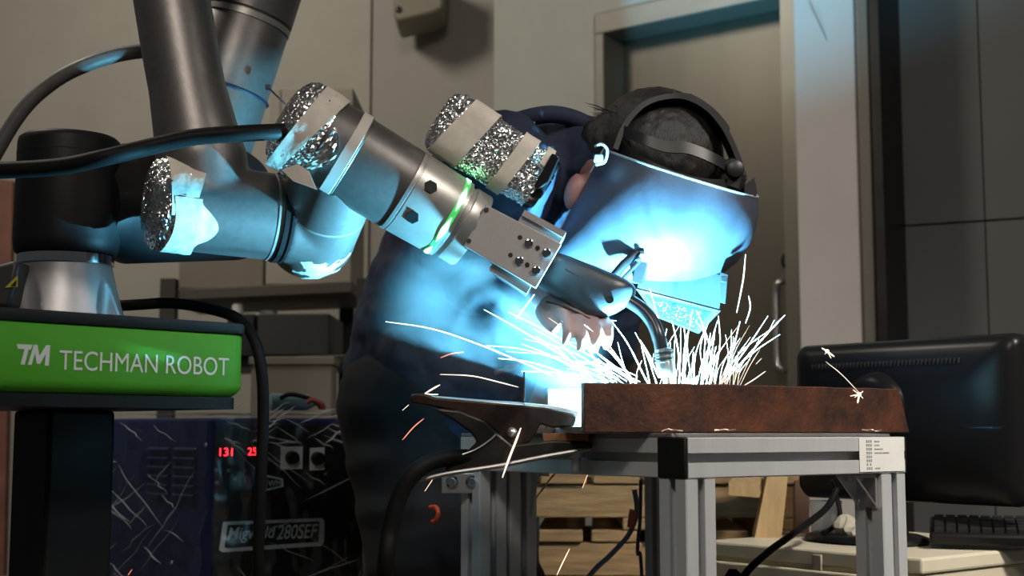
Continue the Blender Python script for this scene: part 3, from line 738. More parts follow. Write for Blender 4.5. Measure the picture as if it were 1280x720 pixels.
# ------------------------------------------------------------------ ground clamp on the table
gc = thing('ground_clamp', 'black steel ground clamp gripping the left corner of the table', 'clamp', P(640, 545, 1.81))
MB().prism([P(512, 497, 1.80), P(517, 492, 1.80), P(530, 492, 1.80), P(545, 497, 1.80), P(625, 504, 1.80), P(680, 509, 1.80), P(718, 517, 1.80), P(722, 523, 1.80), P(718, 533, 1.80), P(690, 535, 1.80), P(676, 530, 1.80), P(664, 552, 1.80), P(648, 558, 1.80), P(636, 554, 1.80), P(622, 542, 1.80), P(606, 528, 1.80), P(575, 515, 1.80), P(540, 508, 1.80), P(514, 504, 1.80)], (0, .034, 0)).build('upper_jaw', M('clamp_bronze', (.075, .045, .036), .30, .75, .3, 30, .1, 90), gc, bevel=.0025)
MB().tube(catmull([P(515, 497, 1.815), P(545, 499, 1.815), P(600, 503.5, 1.815), P(650, 507, 1.815), P(700, 512.5, 1.815), P(722, 519, 1.815)], 5), .0045, 10).build('handle_bar', M('bar_steel', (.60, .61, .63), .28, .8), gc)
MB().prism([P(556, 585, 1.795), P(575, 572, 1.795), P(596, 552, 1.795), P(588, 541, 1.795), P(566, 525, 1.795), P(540, 510, 1.795), P(575, 513, 1.795), P(606, 526, 1.795), P(622, 541, 1.795), P(640, 556, 1.795), P(690, 550, 1.795), P(735, 552, 1.795), P(742, 560, 1.795), P(700, 568, 1.795), P(640, 582, 1.795), P(560, 592, 1.795)], (0, .045, 0)).build('lower_jaw', dark_steel, gc, bevel=.003)
MB().tube(catmull([P(524, 601, 1.79), P(560, 592, 1.79), P(620, 583, 1.79), P(680, 571, 1.79), P(738, 561, 1.79)], 5), .0032, 8).build('jaw_strip', M('strip_steel', (.22, .21, .20), .35, .7), gc)
MB().tube(catmull([P(537, 577, 1.793), P(560, 573, 1.793), P(590, 564, 1.793), P(610, 552, 1.793), P(620, 543, 1.793)], 5), .0012, 8).build('jaw_wire', steel, gc)
MB().lathe(P(640, 540.5, 1.799), (0, -1, 0), [(-.002, .007), (.004, .0065), (.007, .004), (.008, .001)], 18).build('rivet', steel, gc)
MB().prism([P(678, 542, 1.805), P(712, 541, 1.805), P(736, 543, 1.805), P(736, 552, 1.805), P(680, 551, 1.805)], (0, .03, 0)).build('jaw_pad', M('copper_pad', (.42, .17, .08), .4, .8), gc)
MB().lathe(P(720, 566, 1.81), (0, 0, -1), [(0, .011), (.006, .011), (.007, .006), (.024, .006), (.024, .003)], 14).build('adjusting_screw', steel, gc)
tag(MB().tube(catmull([P(600, 573, 1.81), P(570, 572, 1.80), P(540, 577, 1.79), P(516, 593, 1.78), P(499, 622, 1.78), P(488, 662, 1.78), P(481, 720, 1.78), P(476, 820, 1.9), P(470, 1000, 1.95), gp(468, 2.0) - U3 * (CAMZ - .015)], 8), .0112, 14).build('cable', black_rubber), 'black ground cable dropping from the clamp beside the welder', 'cable')
MB().prism([P(663, 590, 2.02), P(671, 591, 2.02), P(671, 605, 2.02), P(665, 645, 2.02), P(661, 646, 2.02), P(664, 606, 2.02)], (0, .003, 0)).build('tape_tail', M('pale_green_tape', (.30, .38, .36), .5), gc)
tag(MB().tube(catmull([P(538, 634, 2.16), P(545, 634, 2.14), P(548, 641, 2.13), P(545, 650, 2.14), P(541, 652, 2.16)], 5), .0035, 8).build('cord_loop', M('orange_red', (.75, .09, .03), .5, emit=None)), 'small orange red cord loop hanging at the trouser leg', 'cord loop')

# ------------------------------------------------------------------ person
rf = V((-.25, 0, 0))
per = None
def capsule(mb, pts, rad, n=18):
    mb.tube(pts, rad, n)
    for p, r in zip(pts, rad): mb.ell(p, (r, r, r), n=n, m=10)
PEL = V((-.145, 2.43, .92)); CH = V((-.040, 2.31, 1.17)); NK = V((.10, 2.19, 1.315))
SHR = V((-.015, 2.07, 1.255)); SHL = V((.16, 2.38, 1.25))
ELR = P(565, 345, 2.22); WRR = P(706, 374, 1.972)
ELL_ = V((.17, 2.52, 1.02)); WRL = V((.02, 2.34, .98))
HIPR = V((-.185, 2.36, .90)); HIPL = V((-.085, 2.53, .90))
KNR = V((-.13, 2.33, .48)); KNL = V((-.02, 2.52, .48)); ANR = V((-.19, 2.36, .09)); ANL = V((-.06, 2.55, .09))
HC = P(805, 218, 2.11)
hf = V((.34, -.32, -.88)).normalized(); hu = V((.86, -.16, .42)); hu = (hu - hf * hu.dot(hf)).normalized(); hr = hf.cross(hu).normalized()
RH = Matrix((hr, hf, hu)).transposed()
H = lambda r_, f_, u_: HC + hr * r_ + hf * f_ + hu * u_
mb = MB()
capsule(mb, [PEL, (PEL + CH) / 2, CH, NK], [.12, .115, .125, .055])
capsule(mb, [NK, HC - hu * .05 - hf * .02], [.055, .055])
for a, b, c, r in ((SHR, ELR, WRR, (.055, .042, .027)), (SHL, ELL_, WRL, (.055, .042, .027))):
    capsule(mb, [CH * .35 + a * .65, a, b, c], [.06, r[0], r[1], r[2]])
for a, b, c in ((HIPR, KNR, ANR), (HIPL, KNL, ANL)):
    capsule(mb, [a, b, c], [.085, .058, .042]); capsule(mb, [c, c + V((.14, -.04, -.045))], [.042, .03])
# head: skull, jaw, nose, lips, brows, ears
mb.ell(H(0, -.012, .022), (.077, .095, .092), RH, 28, 18)
mb.ell(H(0, .028, -.045), (.058, .058, .070), RH, 24, 14)
mb.ell(H(0, .072, -.095), (.026, .022, .020), RH)
capsule(mb, [H(0, .088, -.002), H(0, .108, -.040)], [.009, .014], 12)
mb.ell(H(.011, .098, -.042), (.009, .010, .008), RH, 12, 8); mb.ell(H(-.011, .098, -.042), (.009, .010, .008), RH, 12, 8)
mb.ell(H(0, .088, -.066), (.023, .009, .0055), RH, 14, 8); mb.ell(H(0, .086, -.075), (.020, .009, .006), RH, 14, 8)
for s_ in (-1, 1):
    mb.ell(H(.031 * s_, .078, .016), (.022, .012, .008), RH, 14, 8)
    mb.ell(H(.031 * s_, .074, -.004), (.013, .012, .010), RH, 14, 8)
# right ear (towards the camera) and left ear
EAR = P(718, 240, 2.06)
for o in (EAR, H(-.082, -.02, -.03)):
    mb.ell(o, (.016, .016, .030), Matrix.Rotation(.25, 3, 'Y'), 16, 10)
mb.tube([EAR, H(.03, -.015, -.02)], [.013, .03], 12)
# right hand, loosely closed fist pointing to the right
W = WRR; hx_ = (P(744, 418, 1.838) - WRR).normalized(); hz_ = V((.25, -.25, 1)).normalized(); hz_ = (hz_ - hx_ * hz_.dot(hx_)).normalized(); hy_ = hx_.cross(hz_)
HP = lambda a, b, c: W + hx_ * a + hy_ * b + hz_ * c
mb.ell(HP(.052, 0, .002), (.050, .042, .018), Matrix((hx_, hy_, hz_)).transposed(), 22, 12)
mb.tube([W, HP(.03, 0, 0)], [.027, .026], 14)
for k, (b, L) in enumerate(((.031, .92), (.010, 1.05), (-.011, 1.0), (-.031, .80))):
    pts = [HP(.070, b, .003), HP(.088, b * 1.02, .004), HP(.088 + .030 * L, b * 1.02, .001), HP(.088 + .046 * L, b, -.012 * L), HP(.088 + .048 * L, b * .98, -.026 * L)]
    capsule(mb, pts, [.0095, .0098, .0088, .0080, .0070], 12)
capsule(mb, [HP(.022, .030, -.006), HP(.050, .046, -.012), HP(.078, .046, -.015), HP(.100, .040, -.018)], [.013, .0115, .010, .0085], 12)
# left hand
lx = V((-.9, -.4, -.1)).normalized(); lz = V((0, 0, 1)); lz = (lz - lx * lz.dot(lx)).normalized(); ly = lx.cross(lz)
LP = lambda a, b, c: WRL + lx * a + ly * b + lz * c
mb.ell(LP(.05, 0, 0), (.048, .042, .018), Matrix((lx, ly, lz)).transposed(), 20, 12); mb.tube([WRL, LP(.03, 0, 0)], [.027, .026], 14)
for b, L in ((.031, .92), (.010, 1.05), (-.011, 1.0), (-.031, .80)):
    capsule(mb, [LP(.075, b, 0), LP(.105, b, -.004), LP(.105 + .030 * L, b, -.020), LP(.105 + .034 * L, b, -.042 * L)], [.0095, .0095, .0085, .0075], 12)
capsule(mb, [LP(.02, -.03, -.006), LP(.05, -.052, -.014), LP(.082, -.055, -.022)], [.013, .011, .009], 12)
body = mb.build('person', skin, None, smooth=180, origin=V((ANR.x, ANR.y, 0)))
tag(body, 'person in dark navy work clothes bending over the weld behind the torch', 'person')
remesh(body, .0048, 2)
# clothes
mb = MB()
capsule(mb, [PEL + V((.0, 0, -.06)), PEL, (PEL + CH) / 2 + V((0, 0, .01)), CH + V((0, 0, .01))], [.155, .162, .172, .168], 24)
capsule(mb, [CH, NK + V((-.045, .02, -.03)), NK.lerp(HC, .55)], [.160, .085, .072], 20)
mb.ell(P(690, 212, 2.24), (.10, .12, .06), Matrix.Rotation(-.2, 3, 'Y'))
def fold_limb(a, b, r0, r1, seed, n=14, amp=.0055):
    r = random.Random(seed); pts, rad = [], []
    for i in range(n + 1):
        t = i / n; pts.append(a.lerp(b, t) + V((r.uniform(-1, 1), r.uniform(-1, 1), r.uniform(-1, 1))) * .003)
        rad.append(r0 + (r1 - r0) * t + amp * math.sin(i * 2.2 + seed))
    return pts, rad
for a, b, c, sd in ((SHR, ELR, WRR, 1), (SHL, ELL_, WRL, 2)):
    capsule(mb, [CH * .3 + a * .7 + V((0, 0, .0)), a], [.11, .086], 20)
    p, r = fold_limb(a, b, .084, .066, sd); mb.tube(p, r, 20); mb.ell(b, (.068, .068, .068))
    p, r = fold_limb(b, b.lerp(c, .86), .064, .036, sd + 4, amp=.0035); mb.tube(p, r, 20)
jk = mb.build('jacket', navy, body, smooth=180)
remesh(jk, .0065, 3)
tx_ = bpy.data.textures.new('cloth_folds', 'CLOUDS'); tx_.noise_scale = .055; tx_.noise_depth = 2
dm = jk.modifiers.new('folds', 'DISPLACE'); dm.texture = tx_; dm.strength = .022; dm.mid_level = .5; dm.texture_coords = 'GLOBAL'
# rolled collar
cpts = [P(641, 153, 2.12), P(665, 146, 2.11), P(692, 143, 2.11), P(720, 149, 2.12), P(742, 162, 2.13), P(752, 180, 2.14)]
MB().tube(catmull(cpts, 6), [.010, .0125] + [.014] * 25 + [.013, .012, .010, .008], 14).build('collar', M('collar_navy', (.012, .018, .042), .85, 0, .3, 20, .3, 60), body)
MB().prism([P(643, 153, 2.10), P(669, 152, 2.10), P(667, 159, 2.10), P(646, 160, 2.10)], (0, .004, 0)).build('collar_tag', M('tag_pale', (.45, .5, .52), .5), body, bevel=.001)
mb = MB()
for a, b, c, sd in ((HIPR, KNR, ANR, 7), (HIPL, KNL, ANL, 9)):
    capsule(mb, [PEL, a], [.135, .118], 20)
    p, r = fold_limb(a, b, .115, .085, sd); mb.tube(p, r, 20); mb.ell(b, (.084,) * 3)
    p, r = fold_limb(b, c, .084, .066, sd + 1); mb.tube(p, r, 20)
remesh(mb.build('trousers', trouser, body, smooth=180), .008, 4)
for c in (ANR, ANL):
    mb = MB(); capsule(mb, [c + V((0, 0, .02)), c + V((-.01, 0, -.03)), c + V((.09, -.025, -.042)), c + V((.16, -.045, -.048))], [.058, .056, .048, .041], 18)
    bt = mb.build('boot', black_rubber, body, smooth=180); remesh(bt, .006, 4)
# hair: cap over the skull plus loose strands
mb = MB()
mb.ell(H(0, -.022, .030), (.090, .112, .104), RH, 30, 18)
mb.ell(H(0, -.065, -.02), (.070, .055, .075), RH, 24, 14)
hr_o = mb.build('hair', hair_m, body, smooth=180); remesh(hr_o, .004, 3)
dm = hr_o.modifiers.new('strands', 'DISPLACE')
tx2 = bpy.data.textures.new('hair_clumps', 'CLOUDS'); tx2.noise_scale = .012; dm.texture = tx2; dm.strength = .004; dm.texture_coords = 'GLOBAL'
mb = MB(); r = random.Random(5)
for k in range(60):
    b = P(778 + r.uniform(-12, 22), 146 + r.uniform(-6, 14), 2.10 + r.uniform(-.03, .03)); L = r.uniform(.02, .05)
    d = V((-1, r.uniform(-.3, .3), r.uniform(-.15, .45))).normalized()
    mb.tube([b, b + d * L * .6 + V((0, 0, .002)), b + d * L], [.0012, .0009, .0002], 4)
hs = mb.build('loose_strands', hair_m, hr_o, smooth=0); hs['kind'] = 'stuff'

# ------------------------------------------------------------------ welding helmet
he = thing('welding_helmet', 'grey blue welding helmet tilted down over the face above the sparks', 'helmet', P(850, 235, 2.05))
rows = [((755, 186), (946, 245), .118), ((748, 199), (947, 262), .120), ((738, 216), (944, 283), .119), ((727, 236), (936, 305), .113), ((716, 256), (922, 325), .102), ((706, 276), (903, 341), .086), ((694, 298), (882, 351), .068), ((688, 318), (860, 357), .050), ((690, 336), (838, 358), .026)]
e2_ = V((0, -.965, -.262))
NSEG = 44
def shield_rows(shrink):
    out = []
    for L_, R_, b in rows:
        l, r_ = P(*L_, 2.06), P(*R_, 2.06); c = (l + r_) / 2; h_ = (r_ - l) / 2
        h2 = h_ * (1 - shrink / h_.length); b2 = max(b - shrink, .004); ring = []
        for k in range(NSEG + 1):
            th = math.radians(180 + 292 * k / NSEG)
            cs, sn = math.cos(th), math.sin(th)
            f = (abs(cs) ** 2.02 + abs(sn) ** 2.02) ** (-1 / 2.02)
            ring.append(c + h2 * cs * f + e2_ * (-sn) * b2 * f)
        out.append(ring)
    return out
ro, ri = shield_rows(0), shield_rows(.0025)
mb = MB(); mb.loft(ro, closed=False, cap=False)
# closing floor of the bowl
n = NSEG + 1
mb.add(ro[-1], [list(range(n))])
sh = mb.build('face_shield', shield_m, he, smooth=70)
mb = MB(); mb.loft(ri, closed=False, cap=False); mb.add(ri[-1], [list(range(n))])
mb.build('inner_lining', shield_in, he, smooth=70)
MB().tube(ro[0], .0019, 8).build('top_rim', M('rim_pale_blue', (.45, .52, .56), .35, .2), sh)
MB().tube([r[0] for r in ro], .0016, 8).build('side_rim', M('rim_pale_blue', (.45, .52, .56), .35, .2), sh)
# hinge clip on the side
MB().tube(catmull([P(744, 183, 1.99), P(752, 180, 1.98), P(759, 187, 1.98), P(756, 202, 1.985), P(745, 206, 1.99)], 5), .0022, 8).build('pivot_clip', M('clip_pale', (.40, .46, .49), .4), he)
MB().box(P(748, 198, 1.985), (.014, .01, .011)).build('pivot_block', M('clip_pale', (.40, .46, .49), .4), he, bevel=.002)
# headgear
band = M('headgear_black', (.014, .014, .015), .42)
def strap(pts, wvec, thick, name, n=6):
    pts = catmull(pts, n); wv = V(wvec); rg = []
    for i, p in enumerate(pts):
        t = (pts[min(i + 1, len(pts) - 1)] - pts[max(i - 1, 0)]).normalized(); nn = t.cross(wv).normalized() * thick / 2
        rg.append([p - wv / 2 - nn, p + wv / 2 - nn, p + wv / 2 + nn, p - wv / 2 + nn])
    return MB().loft(rg).build(name, band, he, smooth=40)
strap([P(768, 190, 2.03), P(779, 162, 2.035), P(799, 138, 2.04), P(822, 127, 2.045), P(852, 125, 2.05), P(880, 138, 2.05), P(902, 163, 2.05), P(918, 196, 2.05), P(928, 228, 2.05)], (0, .045, 0), .008, 'crown_strap')
strap([P(800, 137, 2.075), P(826, 126, 2.08), P(858, 124, 2.08), P(886, 140, 2.08), P(904, 160, 2.08), P(906, 166, 2.08)], (0, .03, 0), .011, 'top_pad')
strap([P(772, 186, 2.03), P(792, 204, 2.0), P(825, 222, 1.985), P(870, 236, 1.985), P(905, 238, 2.0), P(930, 232, 2.03)], (.006, 0, .034), .003, 'head_band')
strap([P(776, 162, 2.02), P(800, 172, 1.985), P(830, 183, 1.975), P(862, 186, 1.975), P(895, 200, 1.985), P(920, 216, 2.02)], (0, .004, .018), .003, 'front_strap')
MB().prism([P(903, 200, 2.0), P(918, 196, 2.0), P(930, 210, 2.0), P(929, 224, 2.0), P(926, 240, 2.0), P(914, 236, 2.0), P(898, 231, 2.0)], (0, .06, 0)).build('ratchet_block', band, he, bevel=.004)
MB().prism([P(930, 232, 2.0), P(944, 221, 2.0), P(946, 236, 2.0), P(946, 244, 2.0), P(930, 243, 2.0)], (0, .03, 0)).build('stop_tab', band, he, bevel=.001)
MB().lathe(P(918, 212, 2.0), (0, -1, 0), [(0, .014), (.010, .013), (.012, .010)], 20).build('ratchet_knob', band, he)
MB().prism([P(841, 124, 2.05), P(841, 112, 2.05), P(844, 112, 2.05), P(845, 120, 2.05), P(853, 121, 2.05), P(858, 119, 2.05), P(862, 117, 2.05), P(865, 117, 2.05), P(866, 128, 2.05)], (0, .014, 0)).build('adjuster_clip', band, he)
# lens box
lb0 = [P(800, 322, 1.985), P(905, 346, 1.985), P(910, 352, 2.03), P(800, 330, 2.04)]
def box8(top, bot, name, m, parent, bev=.001):
    mb = MB(); mb.loft([top, bot]); return mb.build(name, m, parent, smooth=0, bevel=bev)
A_, B_, C_, D_ = P(796, 360, 2.015), P(900, 387, 2.025), P(873, 415, 2.065), P(822, 395, 2.055)
T1, T2, T3, T4 = P(812, 326, 2.07), P(900, 348, 2.075), P(904, 344, 2.020), P(806, 320, 2.012)
lbx = box8([T1, T2, T3, T4], [D_, C_, B_, A_], 'lens_box', lens_frame, he, .0015)
cen = (A_ + B_ + C_ + D_) / 4; nrm = (B_ - A_).cross(D_ - A_).normalized()
if nrm.y > 0: nrm = -nrm
ins = lambda p, k: cen + (p - cen) * k
MB().prism([ins(p, 1.02) + nrm * .0005 for p in (A_, B_, C_, D_)], nrm * .003).build('lens_rim', lens_frame, lbx, smooth=0, bevel=.0008)
lm = M('spattered_glass', (.020, .034, .050), .3, 0, .9, 160, .2, 200, None, (.006, .012, .020))
MB().prism([ins(p, .80) + nrm * .0032 for p in (A_, B_, C_, D_)], nrm * .001).build('lens_glass', lm, lbx, smooth=0)
mb = MB(); r = random.Random(9)
for k in range(130):
    u, v_ = r.uniform(.12, .88), r.uniform(.14, .86)
    p = ins(A_.lerp(B_, u).lerp(D_.lerp(C_, u), v_), .86) + nrm * .0043; s_ = r.uniform(.0004, .0010)
    mb.ell(p, (s_, s_, s_), n=6, m=4)
sp = mb.build('spatter_beads', M('spatter_pale', (.7, .75, .78), .4), lbx); sp['kind'] = 'stuff'
box8([P(797, 314, 1.99), P(813, 318, 1.99), P(813, 318, 2.02), P(797, 314, 2.02)], [P(790, 352, 1.98), P(802, 356, 1.98), P(806, 352, 2.01), P(792, 350, 2.01)], 'hinge_bracket', lens_frame, he)
box8([P(900, 340, 1.985), P(910, 343, 1.985), P(911, 343, 2.03), P(900, 341, 2.03)], [P(900, 378, 1.985), P(907, 380, 1.985), P(909, 376, 2.03), P(902, 374, 2.03)], 'hinge_bracket', lens_frame, he)
MB().tube([P(768, 344, 1.975), P(780, 330, 1.972), P(799, 314, 1.985)], .0065, 10).build('hinge_arm', band, he)
MB().tube([P(778, 349, 1.97), P(799, 327, 1.972)], .0028, 8).build('hinge_rod', lens_frame, he)
MB().ell(P(798, 324, 1.968), (.004,) * 3).build('hinge_pin', lens_frame, he)
MB().box(P(905, 349, 1.975), (.008, .006, .009)).build('hinge_latch', band, he, bevel=.001)
MB().box(P(802, 316, 1.975), (.008, .006, .006)).build('hinge_latch', band, he, bevel=.001)

# ------------------------------------------------------------------ welder power source
wc = gp(266, 2.52)
wa = V((.88, .47, 0)).normalized(); wb = V((-.47, .88, 0)) ; wl = V((-.74, .67, 0)).normalized()
zw1 = P(266, 522, 2.52).z
wd = thing('welding_machine', 'dark blue welding power source wrapped in clear plastic beside the pedestal', 'welding machine', (wc.x, wc.y, 0))
WW, WD = .30, .36
c00 = V((wc.x, wc.y, 0)); c10 = c00 + wa * WW; c01 = c00 + wl * WD; c11 = c10 + wl * WD
blue = M('blue_paint', (.012, .020, .090), .42, 0, .08, 20)
MB().prism([c + U3 * .12 for c in (c00, c10, c11, c01)], U3 * (zw1 - .12)).build('case', blue, wd, smooth=0, bevel=.006)
fnw = V((wa.y, -wa.x, 0))
def wf(u, z, off=.002): return c00 + wa * u + U3 * z + fnw * off
def wz(px, py):
    r = V(((px - 640) / F, 1.0, 0)); t = c00.dot(fnw) / r.dot(fnw); p = r * t
    return (p - c00).dot(wa), P(px, py, p.y).z
def wrect(mb, x0, y0, x1, y1, d0=.0, d1=.002):
    u0, z0 = wz(x0, y1); u1, z1 = wz(x1, y0); u0b, z0b = wz(x0, y0); u1b, z1b = wz(x1, y1)
    mb.prism([wf(u0, z0, d0), wf(u1, z1b, d0), wf(u1, z1, d0), wf(u0b, z0b, d0)], fnw * (d1 - d0)); return mb
u1_, _ = wz(266, 600)
MB().prism([wf(.004, .13, 0), wf(WW - .004, .13, 0), wf(WW - .004, zw1 - .012, 0), wf(.004, zw1 - .012, 0)], fnw * .004).build('front_panel', M('panel_black', (.012, .012, .013), .35), wd, smooth=0, bevel=.001)
def wtext(body, name, m, x0, x1, ybase, h, parent, off=.0062, shear=0):
    u0, z0 = wz(x0, ybase); u1, z1 = wz(x1, ybase); _, zt_ = wz(x0, ybase - h)
    return text(body, name, m, parent, wf(u0, z0, off - .0004), wa, U3, u1 - u0, zt_ - z0, .0004, shear)
wtext('131', 'display_digits', red_led, 276, 292, 570, 10, wd)
wtext('25', 'display_digits', red_led, 311, 322, 569, 9.5, wd)
# name plate: pale slanted frame, dark field, letters
pf = MB()
def wpoly(mb, pts, d0, d1):
    q_ = [wf(*wz(x, y), d0) for x, y in pts]; mb.prism(q_, fnw * (d1 - d0)); return mb
plate_m = M('plate_grey', (.78, .79, .79), .5)
np_ = wpoly(MB(), [(282, 653), (285, 652), (404, 647.5), (407, 651), (407, 677), (404, 682), (282, 690), (278, 687)], .0041, .006).build('name_plate', plate_m, wd, smooth=0)
wpoly(MB(), [(288, 656), (400, 651.5), (401, 654), (400, 677), (287, 685), (284.5, 683)], .006, .0066).build('plate_field', M('plate_black', (.012, .013, .016), .4), np_, smooth=0)
wtext('Migweld', 'plate_lettering', plate_m, 288, 347, 679, 20, np_, .0071, .25)
wtext('280SEF', 'plate_lettering', plate_m, 348, 399, 674, 18, np_, .0071, .25)
# small logo plate and switch plates
lg = wpoly(MB(), [(333, 593), (355, 598), (356, 608), (333, 614)], .0041, .0056).build('logo_plate', plate_m, wd, smooth=0)
wpoly(MB(), [(335, 596), (353, 600), (353.5, 607), (335, 611)], .0056, .006).build('logo_field', M('plate_black', (.012, .013, .016), .4), lg, smooth=0)
wtext('WM', 'logo_lettering', plate_m, 337, 352, 607.5, 7, lg, .0064)
for x0, x1, yy in ((352, 379, 572), (388, 406, 573)):
    s_ = wpoly(MB(), [(x0, yy - 13), (x1, yy - 14), (x1, yy + 14), (x0, yy + 15)], .0041, .0052).build('switch_plate', plate_m, wd, smooth=0)
    u, z = wz((x0 + x1) / 2, yy)
    MB().lathe(wf(u, z, .005), fnw, [(0, .013), (.012, .012), (.014, .010)], 20).build('switch_knob', black_plastic, s_)
for x, y in ((273, 588), (288, 588), (308, 588), (296, 598), (274, 604)):
    u, z = wz(x, y); MB().lathe(wf(u, z, .0041), fnw, [(0, .004), (.003, .003)], 10).build('indicator', M('dull_white', (.25, .25, .24), .5), wd)
wrect(MB(), 308, 594, 315, 606, .0041, .007).build('red_switch', M('dull_red', (.25, .01, .01), .4), wd)
# louvres pressed into the side
ln = V((wl.y, -wl.x, 0)); ln = ln if ln.y < 0 else -ln
for row in range(6):
    for c_ in range(2):
        o = c00 + wl * (.05 + .085 * c_) + U3 * (zw1 - .055 - row * .017)
        MB().prism([o, o + wl * .07, o + wl * .07 + ln * .006 - U3 * .004, o + ln * .006 - U3 * .004], -U3 * .0025).build('louver', blue, wd, smooth=0)
for (s_, zz) in ((.02, .05), (.02, .30), (.12, .27)):
    o = c00 + wl * s_ + U3 * (zw1 - zz); MB().lathe(o, ln, [(0, .004), (.002, .003)], 10).build('screw', steel, wd)
for (u, v_) in ((.05, .05), (WW - .05, .05), (.05, WD - .05), (WW - .05, WD - .05)):
    o = c00 + wa * u + wl * v_
    MB().lathe(V((o.x, o.y, .06)) - wa * .015, wa, [(0, .055), (.002, .06), (.028, .06), (.03, .055)], 24).build('caster_wheel', black_rubber, wd)
    MB().box((o.x, o.y, .1205), (.05, .05, .012)).build('caster_plate', dark_steel, wd)
# clear plastic wrap, crumpled
wm = bpy.data.materials.new('clear_plastic_wrap'); wm.use_nodes = True; nt = wm.node_tree
b = nt.nodes['Principled BSDF']; out = nt.nodes['Material Output']
b.inputs['Base Color'].default_value = (.8, .82, .85, 1); b.inputs['Roughness'].default_value = .12
tr = nt.nodes.new('ShaderNodeBsdfTransparent'); mx = nt.nodes.new('ShaderNodeMixShader'); gl = nt.nodes.new('ShaderNodeBsdfGlossy'); gl.inputs['Roughness'].default_value = .22
fr = nt.nodes.new('ShaderNodeLayerWeight'); fr.inputs['Blend'].default_value = .35
pw_ = nt.nodes.new('ShaderNodeMath'); pw_.operation = 'POWER'; pw_.inputs[1].default_value = 3.0
mth = nt.nodes.new('ShaderNodeMath'); mth.operation = 'MULTIPLY_ADD'; mth.inputs[1].default_value = .5; mth.inputs[2].default_value = .10
nt.links.new(fr.outputs['Facing'], pw_.inputs[0]); nt.links.new(pw_.outputs[0], mth.inputs[0]); nt.links.new(mth.outputs[0], mx.inputs[0])
nt.links.new(tr.outputs[0], mx.inputs[1]); nt.links.new(gl.outputs[0], mx.inputs[2]); nt.links.new(mx.outputs[0], out.inputs['Surface'])
def wrap_sheet(o, ud, ul, vd, vl, nrm_, nu, nv, seed, amp):
    rows_ = []
    for i in range(nu + 1):
        row = []
        for j in range(nv + 1):
            p = o + ud * (ul * i / nu) + vd * (vl * j / nv)
            q_ = V((p.x * 1.0 + p.z * .8, p.y, p.z * .5 - p.x)) * 9 + V((seed, 0, 0))
            k = abs(noise.noise(q_)) + .5 * abs(noise.noise(q_ * 2.1)) + .2 * noise.noise(q_ * 5)
            row.append(p + nrm_ * (.006 + amp * k * 1.0))
        rows_.append(row)
    return MB().loft(rows_, cap=False, closed=False)
mb = wrap_sheet(c00 + U3 * .2, wl, WD, U3, zw1 - .2, ln, 60, 70, 1, .022)
mb2 = wrap_sheet(c00 + U3 * .25, wa, WW, U3, zw1 - .25, fnw, 60, 60, 5, .018); mb.add(mb2.v, mb2.f)
mb3 = wrap_sheet(c00 + U3 * zw1, wa, WW, wl, WD, U3, 50, 50, 9, .006); mb.add(mb3.v, mb3.f)
mb.build('plastic_wrap', wm, wd, smooth=50)
cm_ = bpy.data.materials.new('plastic_crease_glint'); cm_.use_nodes = True; nt = cm_.node_tree  # pale lines along creases, the glints of the wrap put into their colour
b = nt.nodes['Principled BSDF']; b.inputs['Base Color'].default_value = (.75, .78, .82, 1); b.inputs['Roughness'].default_value = .2; b.inputs['Alpha'].default_value = .34
mb = MB(); r = random.Random(31)
def crease_glint(o, ud, ul, vd, vl, nrm_, u0, v0, ang, L):
    pts = []
    for i in range(6):
        t = i / 5; u = u0 + math.cos(ang) * L * t + r.uniform(-.0016, .0016); v_ = v0 + math.sin(ang) * L * t + r.uniform(-.0016, .0016)
        if not (0 <= u <= ul and 0 <= v_ <= vl): break
        pts.append(o + ud * u + vd * v_ + nrm_ * r.uniform(.018, .026))
    if len(pts) > 2:
        q_ = catmull(pts, 3); m = len(q_); k = r.uniform(.0006, .0017)
        mb.tube(q_, [k * (.15 + math.sin(math.pi * i / (m - 1))) for i in range(m)], 5)
for k in range(40):
    crease_glint(c00 + U3 * .3, wl, WD, U3, zw1 - .3, ln, r.uniform(0, .3), r.uniform(.05, zw1 - .33), math.radians(r.choice((22, -32, 28, -40, 10)) + r.uniform(-8, 8)), r.uniform(.05, .20))
for k in range(16):
    crease_glint(c00 + U3 * .4, wa, WW, U3, zw1 - .4, fnw, r.uniform(0, .22), r.uniform(.1, zw1 - .42), math.radians(r.choice((-28, -40, 18)) + r.uniform(-8, 8)), r.uniform(.05, .16))
for k in range(34):
    crease_glint(c00 + U3 * (zw1 - .06), wa, WW, U3, .09, fnw, r.uniform(0, .24), r.uniform(.01, .08), math.radians(r.uniform(-40, 40)), r.uniform(.03, .08))
tag(mb.build('wrap_crease_glints', cm_, wd, smooth=60), kind='stuff')
# leads lying on the machine
zl = zw1 + .045
tag(MB().tube(catmull([P(350, 498, 2.66), P(362, 493, 2.66), P(380, 496, 2.66), P(396, 503, 2.66), P(402, 512, 2.66)], 6), .0045, 8).build('lead', black_rubber), 'short black lead curled on top of the wrapped machine', 'lead')
tag(MB().tube(catmull([P(384, 503, 2.64), P(392, 500, 2.64), P(402, 506, 2.64), P(404, 514, 2.64)], 6), .005, 8).build('lead', M('dull_red_lead', (.20, .02, .015), .5)), 'short dull red lead on the wrapped machine beside the black one', 'lead')
tag(MB().lathe(V((P(338, 517, 2.72).x, 2.70, zw1 + .033)), V((1, .35, .0)), [(0, .008), (.004, .017), (.075, .017), (.085, .012), (.09, .008), (.10, .008)], 24).build('bottle', M('pale_teal_plastic', (.16, .26, .28), .25)), 'pale teal plastic bottle lying on the wrapped machine', 'bottle')

